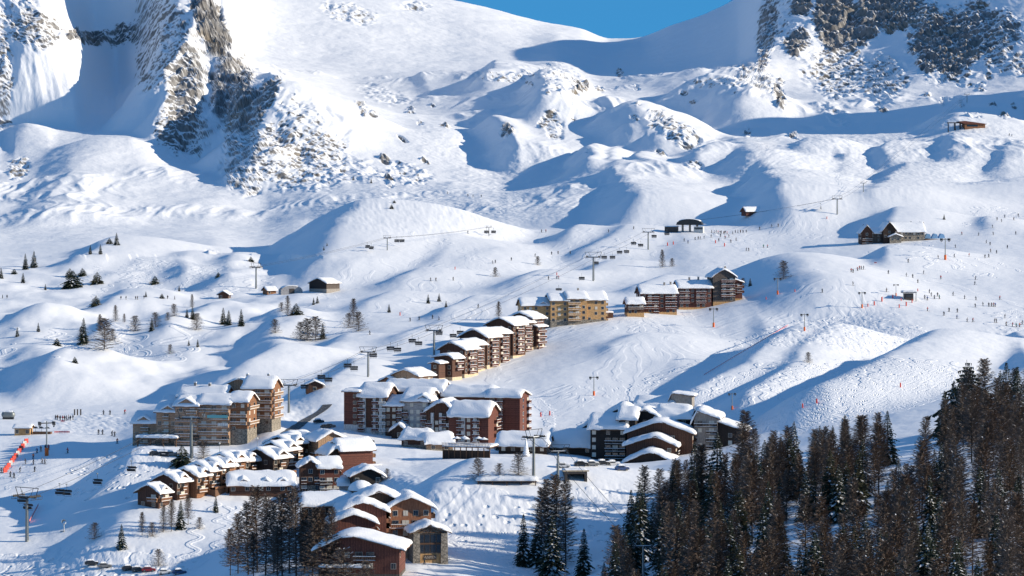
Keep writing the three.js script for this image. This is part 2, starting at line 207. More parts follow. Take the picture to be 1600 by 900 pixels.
// what the broad shape h of the ground gets on top at (px, D): [metres, how rocky]
function detail(px, D, h) {
  const row = HOR - h * F / D, X = (px - 800) / F * D, far = sstep(2050, 2500, D); let add = 0;
  const lump = px < 700 && row > 400 && row < 660 ? sstep(1330, 1450, D) * (1 - sstep(1950, 2100, D)) * (1 - sstep(430, 640, px)) : 0;
  if (lump > 0) add += lump * 5.5 * fbm(X / 55 + 3, D / 75, 3);
  if (D > 1150) add += (1.0 + 3.2 * far) * fbm(X / 110, D / 120 + 9, 4) * sstep(1150, 1500, D);
  if (far < 1) add += 0.25 * fbm(X / 9, D / 14, 2) * sstep(700, 900, D) * (1 - far);
  if (far > 0.5 && px < 160 && row < 170 && D > 3040) add += 3.2 * ridged(X / 22 + 0.02 * D, D / 150, 3) * (1 - sstep(110, 160, px));
  if (far > 0.3 && D < 3700) add += far * 5.5 * Math.max(0, ridged(X / 42 + 0.8 * fbm(X / 90, D / 120, 2), D / 150, 3)) * sstep(-0.05, 0.35, fbm(X / 160 + 7, D / 170, 2));
  let tm = trackedMask(px, row, D); if (D < 1310 && tm > 0) tm = 0.5 * Math.min(2.4, tm) * sstep(-0.15, 0.35, fbm(X / 15 + 4, D / 20, 3) + 0.32 * (tm - 0.9));
  if (tm > 0.01) add += tm * (0.55 + 0.9 * far) * Math.abs(fbm(X / (5 + 6 * far), D / (9 + 10 * far), 3)) * 1.6;
  const rk = D > 1900 ? rockMask(px, row, D) : 0;
  if (rk <= 0.01) return [add, -1];
  // crags: broken ridges, ledges along tilted beds, upright cracks
  const q = sstep(0, 0.45, rk), big = sstep(0.55, 0.95, rk), bend = 6 * vnoise(X / 30, h / 30 + D / 50);
  let hh = h + add + q * ((5 + 8 * big) * ridged((X + bend) / 30 + 5, h / 46 + D / 60, 3) + (2 + 3 * big) * ridged((X - bend) / 11, h / 15 + D / 22 + 3, 3) + 1.2 * fbm(X / 3.5, h / 3.5 + D / 6, 2) - 3 - 5 * big);
  const P = 7 + 2 * vnoise(X / 90, 7), wv = 0.16 * X + 12 * fbm(X / 26, h / 34 + D / 40, 3), s = (hh + wv) / P, f = s - Math.floor(s);
  hh += q * (0.12 + 0.3 * big) * ((Math.floor(s) + sstep(0.25, 0.6, f)) * P - wv - hh);
  return [hh - h, rk];
}
function addDetail(fd) {
  const { rows, H, NR } = fd;
  for (let c = 0; c < NC; c++) for (let j = 0; j < NR; j++) { const i = c * NR + j; H[i] += detail(COLS[c], rows[j], H[i])[0]; }
}
// the mountains again, with rows of their own in every column so that walls and ledges are cut as finely as flats
function buildFar(broad, D0, N) {
  const { rows, H, NR } = broad, fine = []; for (let D = D0; D < 5600; D *= 1.0013) fine.push(D);
  const M = fine.length, W = new Float32Array(NC * M), B = new Float32Array(NC * M);
  for (let c = 0; c < NC; c++) { let k = 0; for (let m = 0; m < M; m++) { const D = fine[m]; while (k < NR - 2 && rows[k + 1] < D) k++; const t = (D - rows[k]) / (rows[k + 1] - rows[k]); const a = H[c * NR + k], b = H[c * NR + k + 1]; B[c * M + m] = a + (b - a) * t; if (m) W[c * M + m] = Math.min(9, Math.abs(B[c * M + m] * F / D - B[c * M + m - 1] * F / fine[m - 1])) + 0.12 + (D > 5000 ? -0.1 : 0); } }
  const out = { D: new Float32Array(NC * N), H: new Float32Array(NC * N), rock: new Float32Array(NC * N), N };
  const acc = new Float64Array(M), R0 = 9; for (let c = -R0; c <= R0; c++) if (c >= 0) for (let m = 0; m < M; m++) acc[m] += W[c * M + m];
  for (let c = 0; c < NC; c++) {
    let tot = 0; const cum = new Float64Array(M); for (let m = 0; m < M; m++) { tot += acc[m]; cum[m] = tot; }
    let k = 0; for (let j = 0; j < N; j++) { const t = cum[0] + (tot - cum[0]) * j / (N - 1); while (k < M - 2 && cum[k + 1] < t) k++; const f = Math.min(1, Math.max(0, (t - cum[k]) / Math.max(1e-9, cum[k + 1] - cum[k]))); const D = fine[k] + (fine[k + 1] - fine[k]) * f, h = B[c * M + k] + (B[c * M + k + 1] - B[c * M + k]) * f, [a, rk] = detail(COLS[c], D, h), i = c * N + j; out.D[i] = D; out.H[i] = h + a; out.rock[i] = rk; }
    for (let m = 0; m < M; m++) { if (c + R0 + 1 < NC) acc[m] += W[(c + R0 + 1) * M + m]; if (c - R0 >= 0) acc[m] -= W[(c - R0) * M + m]; }
  }
  // bare rock where it is steeper than its surroundings, snow on the ledges
  const raw = out.rock.slice();
  for (let c = 1; c < NC - 1; c++) for (let j = 0; j < N; j++) {
    const i = c * N + j, rk = raw[i]; if (rk < 0) continue;
    const a = c * N + Math.max(0, j - 1), b = c * N + Math.min(N - 1, j + 1), a2 = c * N + Math.max(0, j - 12), b2 = c * N + Math.min(N - 1, j + 12), X = (COLS[c] - 800) / F * out.D[i];
    const st = Math.atan2(out.H[b] - out.H[a], out.D[b] - out.D[a]), sm = Math.atan2(out.H[b2] - out.H[a2], out.D[b2] - out.D[a2]);
    out.rock[i] = (rk - 0.6) * 0.8 + 0.65 * (st - sm) + 0.25 * (Math.min(1.35, st) - 0.8) + 0.42 * fbm(X / 12, out.H[i] / 9 + out.D[i] / 20, 3) + 0.2 * vnoise(X / 2.4, out.H[i] / 1.8 + out.D[i] / 6);
  }
  return out;
}
// ---- terrain meshes ---------------------------------------------------------
const field = buildField(880), farField = buildFar(field, field.rows[field.rows.findIndex((d) => d > 2180)], 820); addDetail(field);
const LUT = new Float32Array(5700); { let k = 0; for (let D = 0; D < 5700; D++) { while (k < field.NR - 2 && field.rows[k + 1] < D) k++; LUT[D] = k + Math.min(1, Math.max(0, (D - field.rows[k]) / (field.rows[k + 1] - field.rows[k]))); } }
const colIndex = (p) => { if (p < -40) return (p + 700) / 20; const m = Math.floor(1680 / PXSTEP); return p <= 1640 ? 33 + (p + 40) / PXSTEP : 33 + m + 1 + (p - 1660) / 20; };
function heightAt(px, D) {   // height of the snow at a bearing and a distance
  const c = Math.min(NC - 1.001, Math.max(0, colIndex(px))), di = D | 0, r = LUT[di] + (LUT[di + 1] - LUT[di]) * (D - di), ci = c | 0, ri = Math.min(field.NR - 2, r | 0), u = c - ci, v = r - ri, i = ci * field.NR + ri, H = field.H, n = field.NR;
  return (H[i] * (1 - v) + H[i + 1] * v) * (1 - u) + (H[i + n] * (1 - v) + H[i + n + 1] * v) * u;
}
const groundY = (x, z) => heightAt(800 + x * F / -z, -z);
function spot(px, row, from = 560) {   // the point of the snow seen at a pixel of the photograph
  for (let D = from; D < 5400; D += 1) if (heightAt(px, D) >= (HOR - row) / F * D) { let a = D - 1, b = D; for (let k = 0; k < 12; k++) { const m = (a + b) / 2; if (heightAt(px, m) >= (HOR - row) / F * m) b = m; else a = m; } return new THREE.Vector3((px - 800) / F * b, heightAt(px, b), -b); }
  return new THREE.Vector3((px - 800) / F * 2000, heightAt(px, 2000), -2000);
}
function canvas(w, h) { const c = document.createElement('canvas'); c.width = w; c.height = h; return c; }
function dataTex(w, h, fn, srgb) {
  const d = new Uint8Array(w * h * 4);
  for (let j = 0; j < h; j++) for (let i = 0; i < w; i++) { const v = fn(i, j), o = (j * w + i) * 4; if (v.length) { d[o] = v[0]; d[o + 1] = v[1]; d[o + 2] = v[2]; } else d[o] = d[o + 1] = d[o + 2] = v; d[o + 3] = 255; }
  const t = new THREE.DataTexture(d, w, h); t.wrapS = t.wrapT = THREE.RepeatWrapping; t.magFilter = THREE.LinearFilter; if (srgb) t.colorSpace = THREE.SRGBColorSpace; t.needsUpdate = true; return t;
}
// a tile of snow grain that wraps
const GT = 512, grainTile = new Float32Array(GT * GT);
{
  const wrapNoise = (x, y, n) => { const i = Math.floor(x), j = Math.floor(y), fx = x - i, fy = y - j, u = fx * fx * (3 - 2 * fx), v = fy * fy * (3 - 2 * fy), g = (a, b) => { const t = hash2(((i + a) % n + n) % n + n * 131, ((j + b) % n + n) % n + n * 57) * 6.2831853; return Math.cos(t) * (fx - a) + Math.sin(t) * (fy - b); }; const a = g(0, 0), b = g(1, 0), c = g(0, 1), d = g(1, 1); return 1.5 * (a + (b - a) * u + (c - a + (a - b - c + d) * u) * v); };
  for (let j = 0; j < GT; j++) for (let i = 0; i < GT; i++) { let s = 0, a = 0.5; for (const n of [11, 23, 47, 97, 190]) { s += a * wrapNoise(i / GT * n, j / GT * n, n); a *= 0.62; } grainTile[j * GT + i] = s; }
}
const grain = dataTex(GT, GT, (i, j) => Math.max(0, Math.min(255, 128 + 130 * grainTile[j * GT + i])));
// the relief of one sheet of snow in metres, with ski tracks cut into it: x0..x1, z0..z1 are the ground it covers
function relief(x0, x1, z0, z1, roughness, range) {
  const N = 2048, A = new Float32Array(N * N), sx = (x1 - x0) / N, sz = (z1 - z0) / N;
  for (let j = 0; j < N; j++) { const z = z0 + j * sz, tz = ((z * 9.3) | 0) & 511, tz2 = ((z * 2.1 + 999) | 0) & 511; for (let i = 0; i < N; i++) { const x = x0 + i * sx; A[j * N + i] = roughness * (0.5 * grainTile[tz * GT + (((x * 9.3) | 0) & 511)] + grainTile[tz2 * GT + (((x * 2.1 + 999) | 0) & 511)]); } }
  const carve = (x, z, depth, w) => {
    const ci = (x - x0) / sx, cj = (z - z0) / sz, ri = Math.ceil(2.2 * w / sx), rj = Math.ceil(2.2 * w / sz);
    for (let j = Math.max(0, Math.round(cj) - rj); j <= Math.min(N - 1, Math.round(cj) + rj); j++) for (let i = Math.max(0, Math.round(ci) - ri); i <= Math.min(N - 1, Math.round(ci) + ri); i++) { const d2 = (((i - ci) * sx) ** 2 + ((j - cj) * sz) ** 2) / (w * w); if (d2 < 5) { const v = d2 < 1.2 ? -depth * (1 - d2 / 1.2) : depth * 0.5 * Math.exp(-((Math.sqrt(d2) - 1.5) ** 2) * 6); const o = j * N + i; if (v < 0) A[o] = Math.min(A[o], v); else A[o] = Math.max(A[o], v); } }
  };
  // wandering descents: [px, row of the start, length m, swing m, wavelength m, depth m]
  return { carve, track(px, row, len, swing, wave, depth, w = 0.55, toward = 0) {
    const p = spot(px, row); let x = p.x, z = p.z; if (z > z1 || z < z0) return; let ph = hash2(px * 13 | 0, row * 7 | 0) * 6.28, hx = toward, hz = 1;
    for (let s = 0; s < len; s += 0.45) {
      const e = 6, gx = groundY(x + e, z) - groundY(x - e, z), gz = groundY(x, z + e) - groundY(x, z - e), l = Math.hypot(gx, gz) || 1; hx += 0.06 * (-gx / l - hx); hz += 0.06 * (-gz / l - hz); const m = Math.hypot(hx, hz) || 1; hx /= m; hz /= m;
      const o = swing * Math.sin(s / wave * 6.283 + ph); carve(x - hz * o, z + hx * o, depth, w); x += hx * 0.45 * 0.8; z += hz * 0.45 * 0.8; if (z > z1 - 2 || z < z0 + 2 || x < x0 + 2 || x > x1 - 2) return;
    }
  }, texture() { const amp = range; return dataTex2(N, N, A, amp); } };
}
function dataTex2(w, h, A, amp) { const d = new Uint8Array(w * h * 4); for (let k = 0; k < w * h; k++) { const v = Math.max(0, Math.min(255, 127.5 + 127.5 * A[k] / amp)); d[k * 4] = d[k * 4 + 1] = d[k * 4 + 2] = v; d[k * 4 + 3] = 255; } const t = new THREE.DataTexture(d, w, h); t.wrapS = t.wrapT = THREE.ClampToEdgeWrapping; t.magFilter = THREE.LinearFilter; t.needsUpdate = true; return t; }

function sheet(name, n, at, map) {   // n rows in every column; at(c, j) gives [D, height, rockiness]
  const pos = new Float32Array(NC * n * 3), col = new Float32Array(NC * n * 3), uv = new Float32Array(NC * n * 2), idx = new Uint32Array((NC - 1) * (n - 1) * 6);
  let o = 0;
  for (let c = 0; c < NC; c++) for (let j = 0; j < n; j++) {
    const [D, h, rock] = at(c, j), x = (COLS[c] - 800) / F * D, v = c * n + j;
    pos[v * 3] = x; pos[v * 3 + 1] = h; pos[v * 3 + 2] = -D;
    uv[v * 2] = map.u(x); uv[v * 2 + 1] = map.v(-D);
    const rk = sstep(-0.02, 0.1, rock);
    let r = 0.86, g = 0.87, b = 0.885;
    if (rk > 0) { const w = 0.62 + 0.4 * fbm(x / 26, h / 20 + D / 40, 3) + 0.45 * vnoise(x / 2.6, h / 2), warm = sstep(0, 0.5, fbm(x / 50 + 9, D / 60 + h / 50, 2)); const k = Math.max(0.25, w) * 0.3; r += (k * (0.98 + 0.2 * warm) - r) * rk; g += (k * (0.94 + 0.06 * warm) - g) * rk; b += (k * (0.9 - 0.14 * warm) - b) * rk; }
    col[v * 3] = r; col[v * 3 + 1] = g; col[v * 3 + 2] = b;
    if (c < NC - 1 && j < n - 1) { idx[o++] = v; idx[o++] = v + n; idx[o++] = v + 1; idx[o++] = v + 1; idx[o++] = v + n; idx[o++] = v + n + 1; }
  }
  const g = new THREE.BufferGeometry(); g.setAttribute('position', new THREE.BufferAttribute(pos, 3)); g.setAttribute('color', new THREE.BufferAttribute(col, 3)); g.setAttribute('uv', new THREE.BufferAttribute(uv, 2)); g.setIndex(new THREE.BufferAttribute(idx, 1)); g.computeVertexNormals();
  const m = new THREE.Mesh(g, new THREE.MeshStandardMaterial({ vertexColors: true, roughness: 0.75, bumpMap: map.bump || null, bumpScale: map.scale || 1 }));
  m.name = name; m.userData.kind = 'structure'; m.castShadow = m.receiveShadow = true; scene.add(m); return m;
}
const fieldRows = (j0) => (c, j) => [field.rows[j0 + j], field.H[c * field.NR + j0 + j], -1];
const rowOf = (D) => Math.round(LUT[D]);
const NX = 265, MX = 400;
const nearRelief = relief(-NX, NX, -1360, -560, 0.2, 0.9), midRelief = relief(-MX, MX, -2200, -1290, 0.15, 0.9);
{
  reseed(31);
  const area = (rl, cx, cy, rx, ry, n, len, swing, wave, depth, w, toward) => { for (let k = 0; k < n; k++) { const a = rnd() * 6.28, q = Math.sqrt(rnd()); rl.track(cx + rx * q * Math.cos(a), cy + ry * q * Math.sin(a), len * (0.6 + 0.8 * rnd()), swing * (0.5 + rnd()), wave * (0.7 + 0.6 * rnd()), depth, w, toward); } };
  // loops and long tracks on the left snowfield
  area(midRelief, 220, 525, 70, 25, 9, 130, 9, 55, 0.5, 0.7, 0); area(midRelief, 60, 540, 60, 40, 12, 150, 5, 40, 0.45, 0.6, 0); area(nearRelief, 190, 590, 140, 20, 12, 110, 6, 45, 0.5, 0.7, 0);
  area(midRelief, 250, 425, 110, 25, 46, 90, 2.6, 14, 0.4, 0.5, 0); area(midRelief, 360, 430, 60, 25, 18, 60, 2, 12, 0.35, 0.5, 0);
  // tracked slopes right of the village
  area(midRelief, 1330, 525, 130, 28, 90, 80, 3, 16, 0.5, 0.6, 0); area(nearRelief, 1380, 590, 150, 30, 110, 80, 3, 15, 0.5, 0.6, 0); area(nearRelief, 1180, 600, 110, 40, 60, 80, 3, 15, 0.45, 0.6, 0); area(midRelief, 1430, 388, 50, 14, 22, 70, 5, 26, 0.4, 0.6, 0); area(midRelief, 1545, 330, 25, 10, 30, 50, 3, 15, 0.4, 0.6, 0); area(midRelief, 1570, 500, 30, 20, 20, 50, 3, 15, 0.4, 0.6, 0);
  area(midRelief, 1330, 525, 150, 30, 130, 100, 2.2, 12, 0.6, 0.6, 0); area(nearRelief, 1380, 590, 170, 35, 150, 100, 2.2, 12, 0.6, 0.6, 0); area(nearRelief, 1150, 590, 110, 40, 60, 110, 1.5, 14, 0.5, 0.6, -0.6);
  area(nearRelief, 735, 795, 100, 34, 260, 16, 0.3, 9, 0.32, 0.75, 0); area(nearRelief, 600, 770, 60, 25, 60, 14, 0.3, 9, 0.4, 0.7, 0); area(nearRelief, 150, 875, 170, 20, 140, 12, 0.3, 9, 0.5, 0.8, 0); area(nearRelief, 200, 725, 60, 25, 90, 16, 0.3, 9, 0.5, 0.8, 0); area(nearRelief, 930, 790, 70, 30, 50, 18, 0.5, 9, 0.4, 0.7, 0);
  // straight runs on the pistes
  area(nearRelief, 850, 590, 130, 40, 70, 160, 0.8, 30, 0.16, 0.5, -0.6); area(midRelief, 950, 520, 160, 30, 80, 160, 0.8, 30, 0.16, 0.5, -0.6); area(midRelief, 1250, 440, 200, 40, 60, 140, 1.2, 30, 0.13, 0.5, -0.6); area(midRelief, 640, 450, 180, 50, 70, 160, 1.4, 34, 0.15, 0.5, -0.5); area(midRelief, 800, 375, 200, 25, 60, 140, 1.4, 30, 0.16, 0.5, -0.4); area(midRelief, 1200, 350, 150, 25, 40, 120, 1.2, 30, 0.14, 0.5, -0.6);
  area(midRelief, 880, 505, 40, 12, 22, 110, 1.5, 24, 0.4, 0.5, -1); area(nearRelief, 740, 600, 60, 8, 22, 110, 1.5, 24, 0.4, 0.5, -1);
  area(nearRelief, 330, 800, 60, 20, 6, 50, 2, 18, 0.4, 0.5, 0); area(nearRelief, 740, 850, 80, 25, 26, 60, 4, 30, 0.4, 0.5, -1); area(nearRelief, 40, 730, 40, 20, 20, 60, 2, 16, 0.2, 0.5, 0);
}
const J1 = rowOf(1300), J2 = field.rows.findIndex((d) => d > 2180);
sheet('snow_ground', J1 + 1, fieldRows(0), { u: (x) => (x + NX) / (2 * NX), v: (z) => (z + 1360) / 800, bump: nearRelief.texture(), scale: 1.8 });
sheet('snow_hills', J2 - J1 + 1, fieldRows(J1), { u: (x) => (x + MX) / (2 * MX), v: (z) => (z + 2200) / 910, bump: midRelief.texture(), scale: 1.8 });
sheet('mountains', farField.N, (c, j) => { const i = c * farField.N + j; return [farField.D[i], farField.H[i], farField.rock[i]]; }, { u: (x) => x / 210, v: (z) => z / 210, bump: grain, scale: 1.0 });

// ---- naming, things, parts ----------------------------------------------------
const usedNames = {};
function numbered(n) { const k = usedNames[n] = (usedNames[n] ?? -1) + 1; return k ? n + '_' + String(k).padStart(3, '0') : n; }
function tag(o, label, category, group) { o.userData.label = label; o.userData.category = category; if (group) o.userData.group = group; return o; }
function thing(name, label, category, p, yaw = 0, group) { const o = new THREE.Group(); o.name = numbered(name); o.position.copy(p); o.rotation.y = yaw; scene.add(o); return tag(o, label, category, group); }
function part(name, geo, mat, parent) { const m = new THREE.Mesh(geo, mat); m.name = name; m.castShadow = m.receiveShadow = true; parent.add(m); return m; }
function again(proto, p, yaw, label, group, scale = 1) { const c = proto.clone(); c.name = numbered(proto.userData.base); c.position.copy(p); c.rotation.y = yaw; c.scale.multiplyScalar(scale); c.userData = { ...proto.userData, label }; delete c.userData.base; if (group) c.userData.group = group; scene.add(c); return c; }
const merge = (list) => { const l = list.map((g) => { const q = g.index ? g.toNonIndexed() : g; for (const k of Object.keys(q.attributes)) if (!['position', 'normal', 'uv'].includes(k)) q.deleteAttribute(k); return q; }); return mergeGeometries(l); };
function box(x0, x1, y0, y1, z0, z1) { const g = new THREE.BoxGeometry(x1 - x0, y1 - y0, z1 - z0); g.translate((x0 + x1) / 2, (y0 + y1) / 2, (z0 + z1) / 2); const p = g.attributes.position, n = g.attributes.normal, u = g.attributes.uv; for (let i = 0; i < p.count; i++) { const ax = Math.abs(n.getX(i)), ay = Math.abs(n.getY(i)); u.setXY(i, ax > 0.5 ? p.getZ(i) : p.getX(i), ay > 0.5 ? p.getZ(i) : p.getY(i)); } return g; }
function tube(a, b, r0, r1 = r0, n = 6) { const A = new THREE.Vector3(...a), B = new THREE.Vector3(...b), d = B.clone().sub(A), g = new THREE.CylinderGeometry(r1, r0, d.length(), n, 1); g.applyQuaternion(new THREE.Quaternion().setFromUnitVectors(new THREE.Vector3(0, 1, 0), d.normalize())); g.translate((A.x + B.x) / 2, (A.y + B.y) / 2, (A.z + B.z) / 2); return g; }

// ---- materials -----------------------------------------------------------------
const plankMap = dataTex(256, 256, (i, j) => { const b = Math.floor(i / 16), v = 190 + 46 * (hash2(b, 7) - 0.5) + 40 * vnoise(i / 5 + b * 9, j / 60) + 26 * vnoise(i / 30, j / 40) - (i % 16 < 2 ? 70 : 0); return Math.max(30, Math.min(255, v)); }, true);
plankMap.repeat.set(1 / 3, 1 / 3);
const rubbleMap = dataTex(256, 256, (i, j) => { const r = Math.floor(j / 18), c = Math.floor((i + hash2(r, 1) * 20) / 26), v = 185 + 90 * (hash2(c, r * 3 + 1) - 0.5) + 40 * vnoise(i / 7, j / 7) - ((j % 18 < 2 || (i + hash2(r, 1) * 20) % 26 < 2) ? 60 : 0); return Math.max(40, Math.min(255, v)); }, true);
rubbleMap.repeat.set(1 / 4, 1 / 4);
const renderMap = dataTex(128, 128, (i, j) => 220 + 30 * vnoise(i / 12, j / 30) + 22 * vnoise(i / 3, j / 3), true); renderMap.repeat.set(1 / 5, 1 / 5);
const lin = (r, g, b) => new THREE.Color().setRGB(r, g, b);
const mats = {};
const wood = (r, g, b) => new THREE.MeshStandardMaterial({ color: lin(r * 1.7, g * 1.7, b * 1.7), map: plankMap, bumpMap: plankMap, bumpScale: 0.02, roughness: 0.85 });
const plaster = (r, g, b) => new THREE.MeshStandardMaterial({ color: lin(r * 1.35, g * 1.35, b * 1.35), map: renderMap, roughness: 0.9 });
Object.assign(mats, {
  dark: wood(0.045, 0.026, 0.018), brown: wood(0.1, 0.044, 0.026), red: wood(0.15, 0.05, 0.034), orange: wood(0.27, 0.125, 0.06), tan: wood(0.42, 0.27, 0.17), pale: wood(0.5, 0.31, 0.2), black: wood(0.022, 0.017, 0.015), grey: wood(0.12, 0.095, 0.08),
  yellow: plaster(0.5, 0.3, 0.135), cream: plaster(0.55, 0.44, 0.3), white: plaster(0.55, 0.55, 0.53), greyPlaster: plaster(0.34, 0.33, 0.33), concrete: plaster(0.3, 0.27, 0.24), terracotta: plaster(0.32, 0.14, 0.075),
  stone: new THREE.MeshStandardMaterial({ color: lin(0.5, 0.44, 0.36), map: rubbleMap, bumpMap: rubbleMap, bumpScale: 0.06, roughness: 0.95 }),
  slate: new THREE.MeshStandardMaterial({ color: lin(0.06, 0.05, 0.045), roughness: 0.8 }), timber: new THREE.MeshStandardMaterial({ color: lin(0.13, 0.065, 0.035), roughness: 0.8 }),
  snow: new THREE.MeshStandardMaterial({ color: lin(0.86, 0.87, 0.885), roughness: 0.75, bumpMap: grain, bumpScale: 0.1 }),
  frame: new THREE.MeshStandardMaterial({ color: lin(0.42, 0.36, 0.3), roughness: 0.7 }), frameDark: new THREE.MeshStandardMaterial({ color: lin(0.07, 0.045, 0.03), roughness: 0.7 }), curtain: new THREE.MeshStandardMaterial({ color: lin(0.62, 0.58, 0.5), roughness: 0.8 }),
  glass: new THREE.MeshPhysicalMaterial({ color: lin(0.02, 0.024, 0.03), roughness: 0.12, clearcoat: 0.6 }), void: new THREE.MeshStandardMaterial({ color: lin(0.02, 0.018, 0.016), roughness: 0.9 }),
  steel: new THREE.MeshStandardMaterial({ color: lin(0.22, 0.24, 0.24), roughness: 0.5, metalness: 0.5 }), darkSteel: new THREE.MeshStandardMaterial({ color: lin(0.035, 0.037, 0.04), roughness: 0.5, metalness: 0.3 }), seat: new THREE.MeshStandardMaterial({ color: lin(0.012, 0.014, 0.018), roughness: 0.6 }),
  pad: new THREE.MeshStandardMaterial({ color: lin(0.62, 0.05, 0.03), roughness: 0.7 }), orangePad: new THREE.MeshStandardMaterial({ color: lin(0.75, 0.14, 0.02), roughness: 0.7 }), net: new THREE.MeshStandardMaterial({ color: lin(0.7, 0.25, 0.25), roughness: 0.8, side: THREE.DoubleSide }),
  turquoise: new THREE.MeshStandardMaterial({ color: lin(0.16, 0.42, 0.42), roughness: 0.8 }), blue: new THREE.MeshStandardMaterial({ color: lin(0.2, 0.38, 0.6), roughness: 0.6 }), asphalt: new THREE.MeshStandardMaterial({ color: lin(0.06, 0.06, 0.062), roughness: 0.9 }),
});

// ---- buildings -------------------------------------------------------------------
const frameGeo = box(-0.72, 0.72, -0.8, 0.8, -0.03, 0.05), paneGeo = merge([box(-0.6, -0.04, -0.68, 0.68, 0.03, 0.09), box(0.04, 0.6, -0.68, 0.68, 0.03, 0.09)]), doorGeo = box(-1.0, 1.0, -1.05, 1.05, -0.03, 0.06), doorPane = merge([box(-0.92, -0.04, -0.98, 0.98, 0.03, 0.1), box(0.04, 0.92, -0.98, 0.98, 0.03, 0.1)]);
const balcCache = {};
function balcGeo(len) {
  const L = Math.round(len * 4) / 4; if (balcCache[L]) return balcCache[L];
  const rail = []; for (let x = -L / 2 + 0.1; x < L / 2; x += 0.55) rail.push(box(x - 0.19, x + 0.19, 0.22, 0.95, 1.12, 1.16));
  const deck = merge([box(-L / 2, L / 2, -0.2, 0.0, -0.05, 1.2), ...rail, box(-L / 2, L / 2, 0.95, 1.05, 1.08, 1.2), box(-L / 2, -L / 2 + 0.07, 0, 1.0, 0, 1.1), box(L / 2 - 0.07, L / 2, 0, 1.0, 0, 1.1)]);
  const snow = merge([box(-L / 2, L / 2, 1.052, 1.2, 1.04, 1.24), box(-L / 2 + 0.1, L / 2 - 0.1, 0.004, 0.14, 0.3, 1.08)]);
  return balcCache[L] = [deck, snow];
}
let capSeed = 1;
// a rounded blanket of snow over a roof: half width across the ridge, half length along it, height of the roof across
function snowCap(hw, hl, line, th) {
  const NX = 18, NZ = Math.max(8, Math.min(16, Math.round(hl * 1.2))), s = capSeed++ * 7.13, pos = [], idx = [], r = Math.min(th * 1.3, hw * 0.6);
  const ease = (t) => Math.sign(t) * (1 - Math.pow(1 - Math.abs(t), 1.5));
  for (let j = 0; j <= NZ; j++) for (let i = 0; i <= NX; i++) {
    const tx = ease(i / NX * 2 - 1), tz = ease(j / NZ * 2 - 1), lump = 0.3 * th * vnoise(tx * hw / 1.6 + s, tz * hl / 1.6);
    const x = tx * (hw + (Math.abs(tx) > 0.9 ? lump : 0)), z = tz * (hl + (Math.abs(tz) > 0.9 ? lump : 0)), e = Math.min(hw * (1 - Math.abs(tx)), hl * (1 - Math.abs(tz)));
    const q = 1 - Math.min(1, e / r), k = 0.35 + 0.65 * Math.sqrt(Math.max(0, 1 - q * q));
    pos.push(x, line(tx * hw) + th * k * (1 + 0.3 * vnoise(x / 2.6 + s, z / 3 - s) + 0.12 * vnoise(x / 0.9, z / 1.1 + s)) , z);
  }
  const top = (NX + 1) * (NZ + 1);
  for (let j = 0; j < NZ; j++) for (let i = 0; i < NX; i++) { const a = j * (NX + 1) + i, b = a + 1, c = a + NX + 1, d = c + 1; idx.push(a, c, b, b, c, d); }
  const rim = []; for (let i = 0; i <= NX; i++) rim.push(i); for (let j = 1; j <= NZ; j++) rim.push(j * (NX + 1) + NX); for (let i = NX - 1; i >= 0; i--) rim.push(NZ * (NX + 1) + i); for (let j = NZ - 1; j >= 1; j--) rim.push(j * (NX + 1));
  rim.forEach((v) => { const x = pos[v * 3] * 0.985, z = pos[v * 3 + 2] * 0.985; pos.push(x, line(Math.max(-hw, Math.min(hw, x))) - 0.04, z); });
  for (let k = 0; k < rim.length; k++) { const a = rim[k], b = rim[(k + 1) % rim.length], c = top + k, d = top + (k + 1) % rim.length; idx.push(a, b, c, b, d, c); }
  const uv = []; for (let k = 0; k < pos.length / 3; k++) uv.push(pos[k * 3] / 5, pos[k * 3 + 2] / 5);
  const g = new THREE.BufferGeometry(); g.setAttribute('position', new THREE.Float32BufferAttribute(pos, 3)); g.setAttribute('uv', new THREE.Float32BufferAttribute(uv, 2)); g.setIndex(idx); g.computeVertexNormals(); return g;
}
function prism(pts, len) { const sh = new THREE.Shape(pts.map(([x, y]) => new THREE.Vector2(x, y))), g = new THREE.ExtrudeGeometry(sh, { depth: len, bevelEnabled: false }); g.translate(0, 0, -len / 2); return g; }
